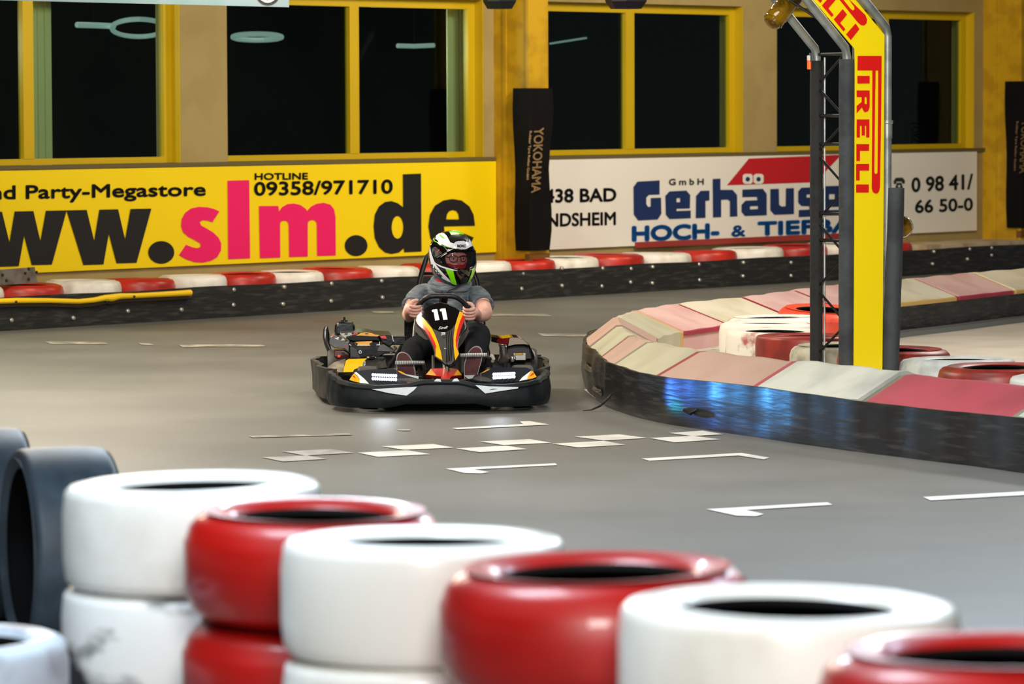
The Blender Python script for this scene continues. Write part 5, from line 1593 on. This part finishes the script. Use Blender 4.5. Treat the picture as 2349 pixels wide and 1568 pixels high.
def inside(x, y, poly):
    c = False
    j = len(poly) - 1
    for i in range(len(poly)):
        xi, yi = poly[i]
        xj, yj = poly[j]
        if (yi > y) != (yj > y) and x < (xj - xi) * (y - yi) / (yj - yi) + xi:
            c = not c
        j = i
    return c
opening = [(600, 800), (700, 735), (870, 640), (950, 628), (1060, 640), (1150, 632), (1250, 625), (1302, 660), (1306, 760), (1302, 900), (1280, 965), (1200, 1010), (1080, 1022), (950, 1018), (800, 985), (690, 945), (625, 880)]
opx = [AH(x, y) for x, y in opening]
NT, NA = 90, 120
vs, fs = [], []
for i in range(NT + 1):
    t = -.985 + 1.97 * i / NT
    for k in range(NA):
        vs.append(hpoint(t, 2 * PI * k / NA))
for i in range(NT):
    for k in range(NA):
        q = [i * NA + k, i * NA + (k + 1) % NA, (i + 1) * NA + (k + 1) % NA, (i + 1) * NA + k]
        c = sum((vs[j] for j in q), Vector()) / 4
        if c.y < HC.y and inside(*to_px(c), opx):
            continue
        if i < 5:
            continue                       # open neck
        fs.append(q)
fs.append([NT * NA + k for k in range(NA)])
M_hblk = mat('helmet_gloss_black', (12, 12, 12), .08, coat=.6)
M_hwht = mat('helmet_gloss_white', (232, 236, 244), .12, coat=.5)
M_hgrn = mat('helmet_lime', (130, 232, 10), .2, coat=.4)
helmet = kk('helmet', MB().add(vs, fs), M_hblk, person, angle=60)
sd = helmet.modifiers.new('shell', 'SOLIDIFY')
sd.thickness = .012
sd.offset = -1
def hd_(name, lp, m, e=.0025, L=28, **kw):
    return kpan(name, [lp], hmap(AH, e), m, helmet, L=L, **kw)
hd_('white_band', [(515, 320), (580, 270), (640, 305), (690, 312), (740, 360), (790, 450), (810, 490), (880, 510), (910, 480), (960, 465), (1080, 460), (1130, 490), (1160, 500), (1180, 420), (1150, 350), (1180, 360), (1230, 420), (1285, 520), (1250, 560), (1200, 580), (1130, 622), (1060, 634), (950, 627), (860, 602), (760, 577), (650, 532), (590, 490), (540, 430)], M_hwht)
hd_('green_flash', [(785, 285), (870, 272), (960, 277), (1030, 298), (1085, 345), (1000, 335), (920, 340), (830, 350)], M_hgrn, .004)
hd_('green_flash', [(583, 300), (600, 320), (650, 370), (705, 415), (650, 410), (605, 365)], M_hgrn, .0045)
hd_('white_line', [(670, 300), (740, 272), (850, 258), (940, 264), (1040, 302), (940, 280), (850, 272), (740, 288)], M_hwht, .004)
hd_('lower_white_band', [(400, 560), (415, 560), (425, 650), (450, 740), (490, 840), (520, 920), (600, 1020), (700, 1130), (790, 1220), (830, 1285), (740, 1245), (640, 1190), (630, 1140), (560, 1110), (490, 1040), (445, 960), (412, 820), (398, 700)], M_hwht)
hd_('white_line', [(490, 850), (540, 900), (640, 950), (760, 985), (880, 1020), (950, 1035), (950, 1046), (860, 1042), (720, 1008), (610, 968), (520, 912)], M_hwht, .004)
hd_('white_line', [(1180, 1024), (1250, 1000), (1300, 920), (1298, 965), (1260, 1010), (1190, 1036)], M_hwht, .004)
hd_('green_flash', [(712, 1005), (865, 1035), (900, 1180), (940, 1325), (900, 1320), (835, 1295), (790, 1170)], M_hgrn, .0035)
hd_('green_flash', [(1235, 1010), (1285, 985), (1282, 1060), (1240, 1180), (1190, 1265), (1135, 1310), (1180, 1210), (1220, 1110)], M_hgrn, .0035)
hd_('chin_vent', [(1010, 1100), (1100, 1100), (1055, 1190)], mat('vent_grey', (44, 44, 46), .4), .004)
hd_('crown_vent', [(770, 400), (830, 365), (930, 350), (1060, 350), (1130, 385), (1165, 440), (1140, 480), (1080, 445), (960, 450), (880, 495), (830, 485)], mat('vent_black', (18, 18, 18), .35), .006)
hd_('silver_edge', [(560, 788), (700, 708), (870, 615), (880, 622), (710, 718), (570, 798)], M_kchr, .010)
hd_('silver_edge', [(660, 556), (672, 556), (775, 662), (760, 668)], M_kchr, .006)
hd_('green_line', [(472, 370), (482, 368), (490, 420), (515, 470), (560, 485), (620, 535), (720, 575), (880, 603), (880, 609), (718, 582), (612, 543), (550, 495), (505, 480), (478, 425)], M_hgrn, .004)
hd_('visor_hinge', [(452, 640), (480, 595), (530, 585), (600, 640), (655, 700), (590, 770), (530, 795), (480, 750), (455, 700)], mat('hinge_reflection', (96, 92, 88), .08, coat=.8, rgb2=(30, 28, 28), scale=40, lo=.4, hi=.6), .006)  # visor side piece, its mottled grey paints a reflection
hd_('hinge_mark', [(565, 665), (610, 632), (605, 660), (570, 690)], mat('hinge_red', (200, 50, 70), .4), .008)
lettering('AXXIS', [(428, 880), (655, 1150), (640, 1195), (405, 940)], hmap(AH, .004), M_black, helmet, .03, .2, world=False)
lettering('ROXC', [(950, 540), (1110, 540), (1110, 588), (950, 590)], hmap(AH, .004), M_black, helmet, .05, world=False)
kk('visor_gasket', MB().tube([surf(hfront, AH, .001)(x, y) for x, y in opening], .0045, 8, closed=True), M_hblk, helmet)
kpan('visor', [[(480, 800), (600, 735), (870, 622), (950, 612), (1060, 625), (1150, 617), (1270, 600), (1310, 650), (1314, 760), (1310, 900), (1288, 975), (1200, 1020), (1080, 1032), (950, 1028), (800, 995), (650, 950), (520, 890)]], hmap(AH, .007), glassmat('visor_glass', (226, 222, 222), .85, .03, .015), helmet, L=40)
# lining round the face so the inside of the shell reads dark
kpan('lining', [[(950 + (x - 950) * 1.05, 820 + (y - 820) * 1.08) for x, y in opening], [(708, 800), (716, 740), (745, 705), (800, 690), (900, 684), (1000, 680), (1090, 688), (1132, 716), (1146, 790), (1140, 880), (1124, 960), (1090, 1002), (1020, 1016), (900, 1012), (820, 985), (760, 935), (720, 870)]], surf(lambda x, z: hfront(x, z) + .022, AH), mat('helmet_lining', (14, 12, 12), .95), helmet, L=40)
# ---- face
def ff(x, z):
    d = hfront(x, z) + .043
    e = kp(*AH(930, 850), .3)
    nx, nz = kp(*AH(985, 865), .3).x, kp(*AH(985, 865), .3).z
    d -= .020 * math.exp(-((x - nx) / .010) ** 2) * math.exp(-((z - nz) / (.016 if z < nz else .026)) ** 2)
    for ex in (870, 1072):
        q = kp(*AH(ex, 808), .3)
        d += .006 * math.exp(-((x - q.x) / .016) ** 2 - ((z - q.z) / .008) ** 2)
    return d
face = kpan('face', [[(640, 800), (660, 660), (800, 600), (1000, 590), (1150, 620), (1210, 800), (1200, 960), (1100, 1060), (850, 1060), (700, 950)]], surf(ff, AH), mat('face_skin', (222, 150, 142), .5, rgb2=(204, 126, 120), scale=30), person, L=16, angle=180)
for ex in (870, 1072):
    q = surf(ff, AH)(ex, 808)
    ey = kk('eye', MB().sphere(q + Vector((0, .0035, 0)), (.0125, .008, .0046), 14, 8), mat('eye_white', (205, 190, 184), .3), face)
    kk('iris', MB().sphere(q + Vector((.001, -.0035, 0)), (.005, .0025, .005), 10, 6), mat('iris_dark', (48, 40, 36), .3), ey)
    kk('eyebrow', MB().tube([surf(ff, AH, .002)(ex - 75, 765), surf(ff, AH, .003)(ex, 745), surf(ff, AH, .002)(ex + 75, 762)], .0028, 6), mat('brow_brown', (96, 62, 50), .8), face)
scarf = kpan('scarf', [[(690, 905), (790, 905), (880, 945), (990, 930), (1060, 930), (1120, 880), (1180, 850), (1190, 1080), (760, 1080)]], surf(lambda x, z: hfront(x, z) + .038 - .010 * math.exp(-((x - kp(*AH(985, 950), .3).x) / .02) ** 2), AH), mat('red_scarf', (176, 14, 26), .85, bump=.3, bscale=60), person, L=24, angle=180)
kk('neck_wrap', MB().loft([[K(1145, 440 + k * 16, .45) + Vector(((.078 + .004 * (k % 2)) * math.cos(a), (.085) * math.sin(a), 0)) for a in [2 * PI * i / 28 for i in range(28)]] for k in range(-2, 6)]), mat('red_scarf', (0, 0, 0)), scarf)
gl = [(790, 775), (850, 768), (950, 768), (962, 800), (945, 855), (915, 876), (850, 878), (808, 862), (795, 820)], [(1015, 770), (1060, 762), (1122, 762), (1128, 800), (1118, 850), (1090, 872), (1045, 872), (1025, 840)]
gs = surf(lambda x, z: min(ff(x, z), hfront(x, z) + .040) - .004, AH)
spec = kk('glasses', MB().tube([gs(x, y) for x, y in gl[0]], .0022, 6, closed=True).tube([gs(x, y) for x, y in gl[1]], .0022, 6, closed=True).tube([gs(962, 785), gs(988, 775), gs(1015, 785)], .0022, 6).tube([gs(792, 785), gs(720, 772)], .0025, 6).tube([gs(1126, 780), gs(1165, 775)], .0025, 6), mat('glasses_frame', (40, 22, 24), .3), person)
for l in gl:
    kpan('lens', [l], gs, glassmat('lens_glass', (250, 250, 250), .95, .02, .02), spec, L=40)
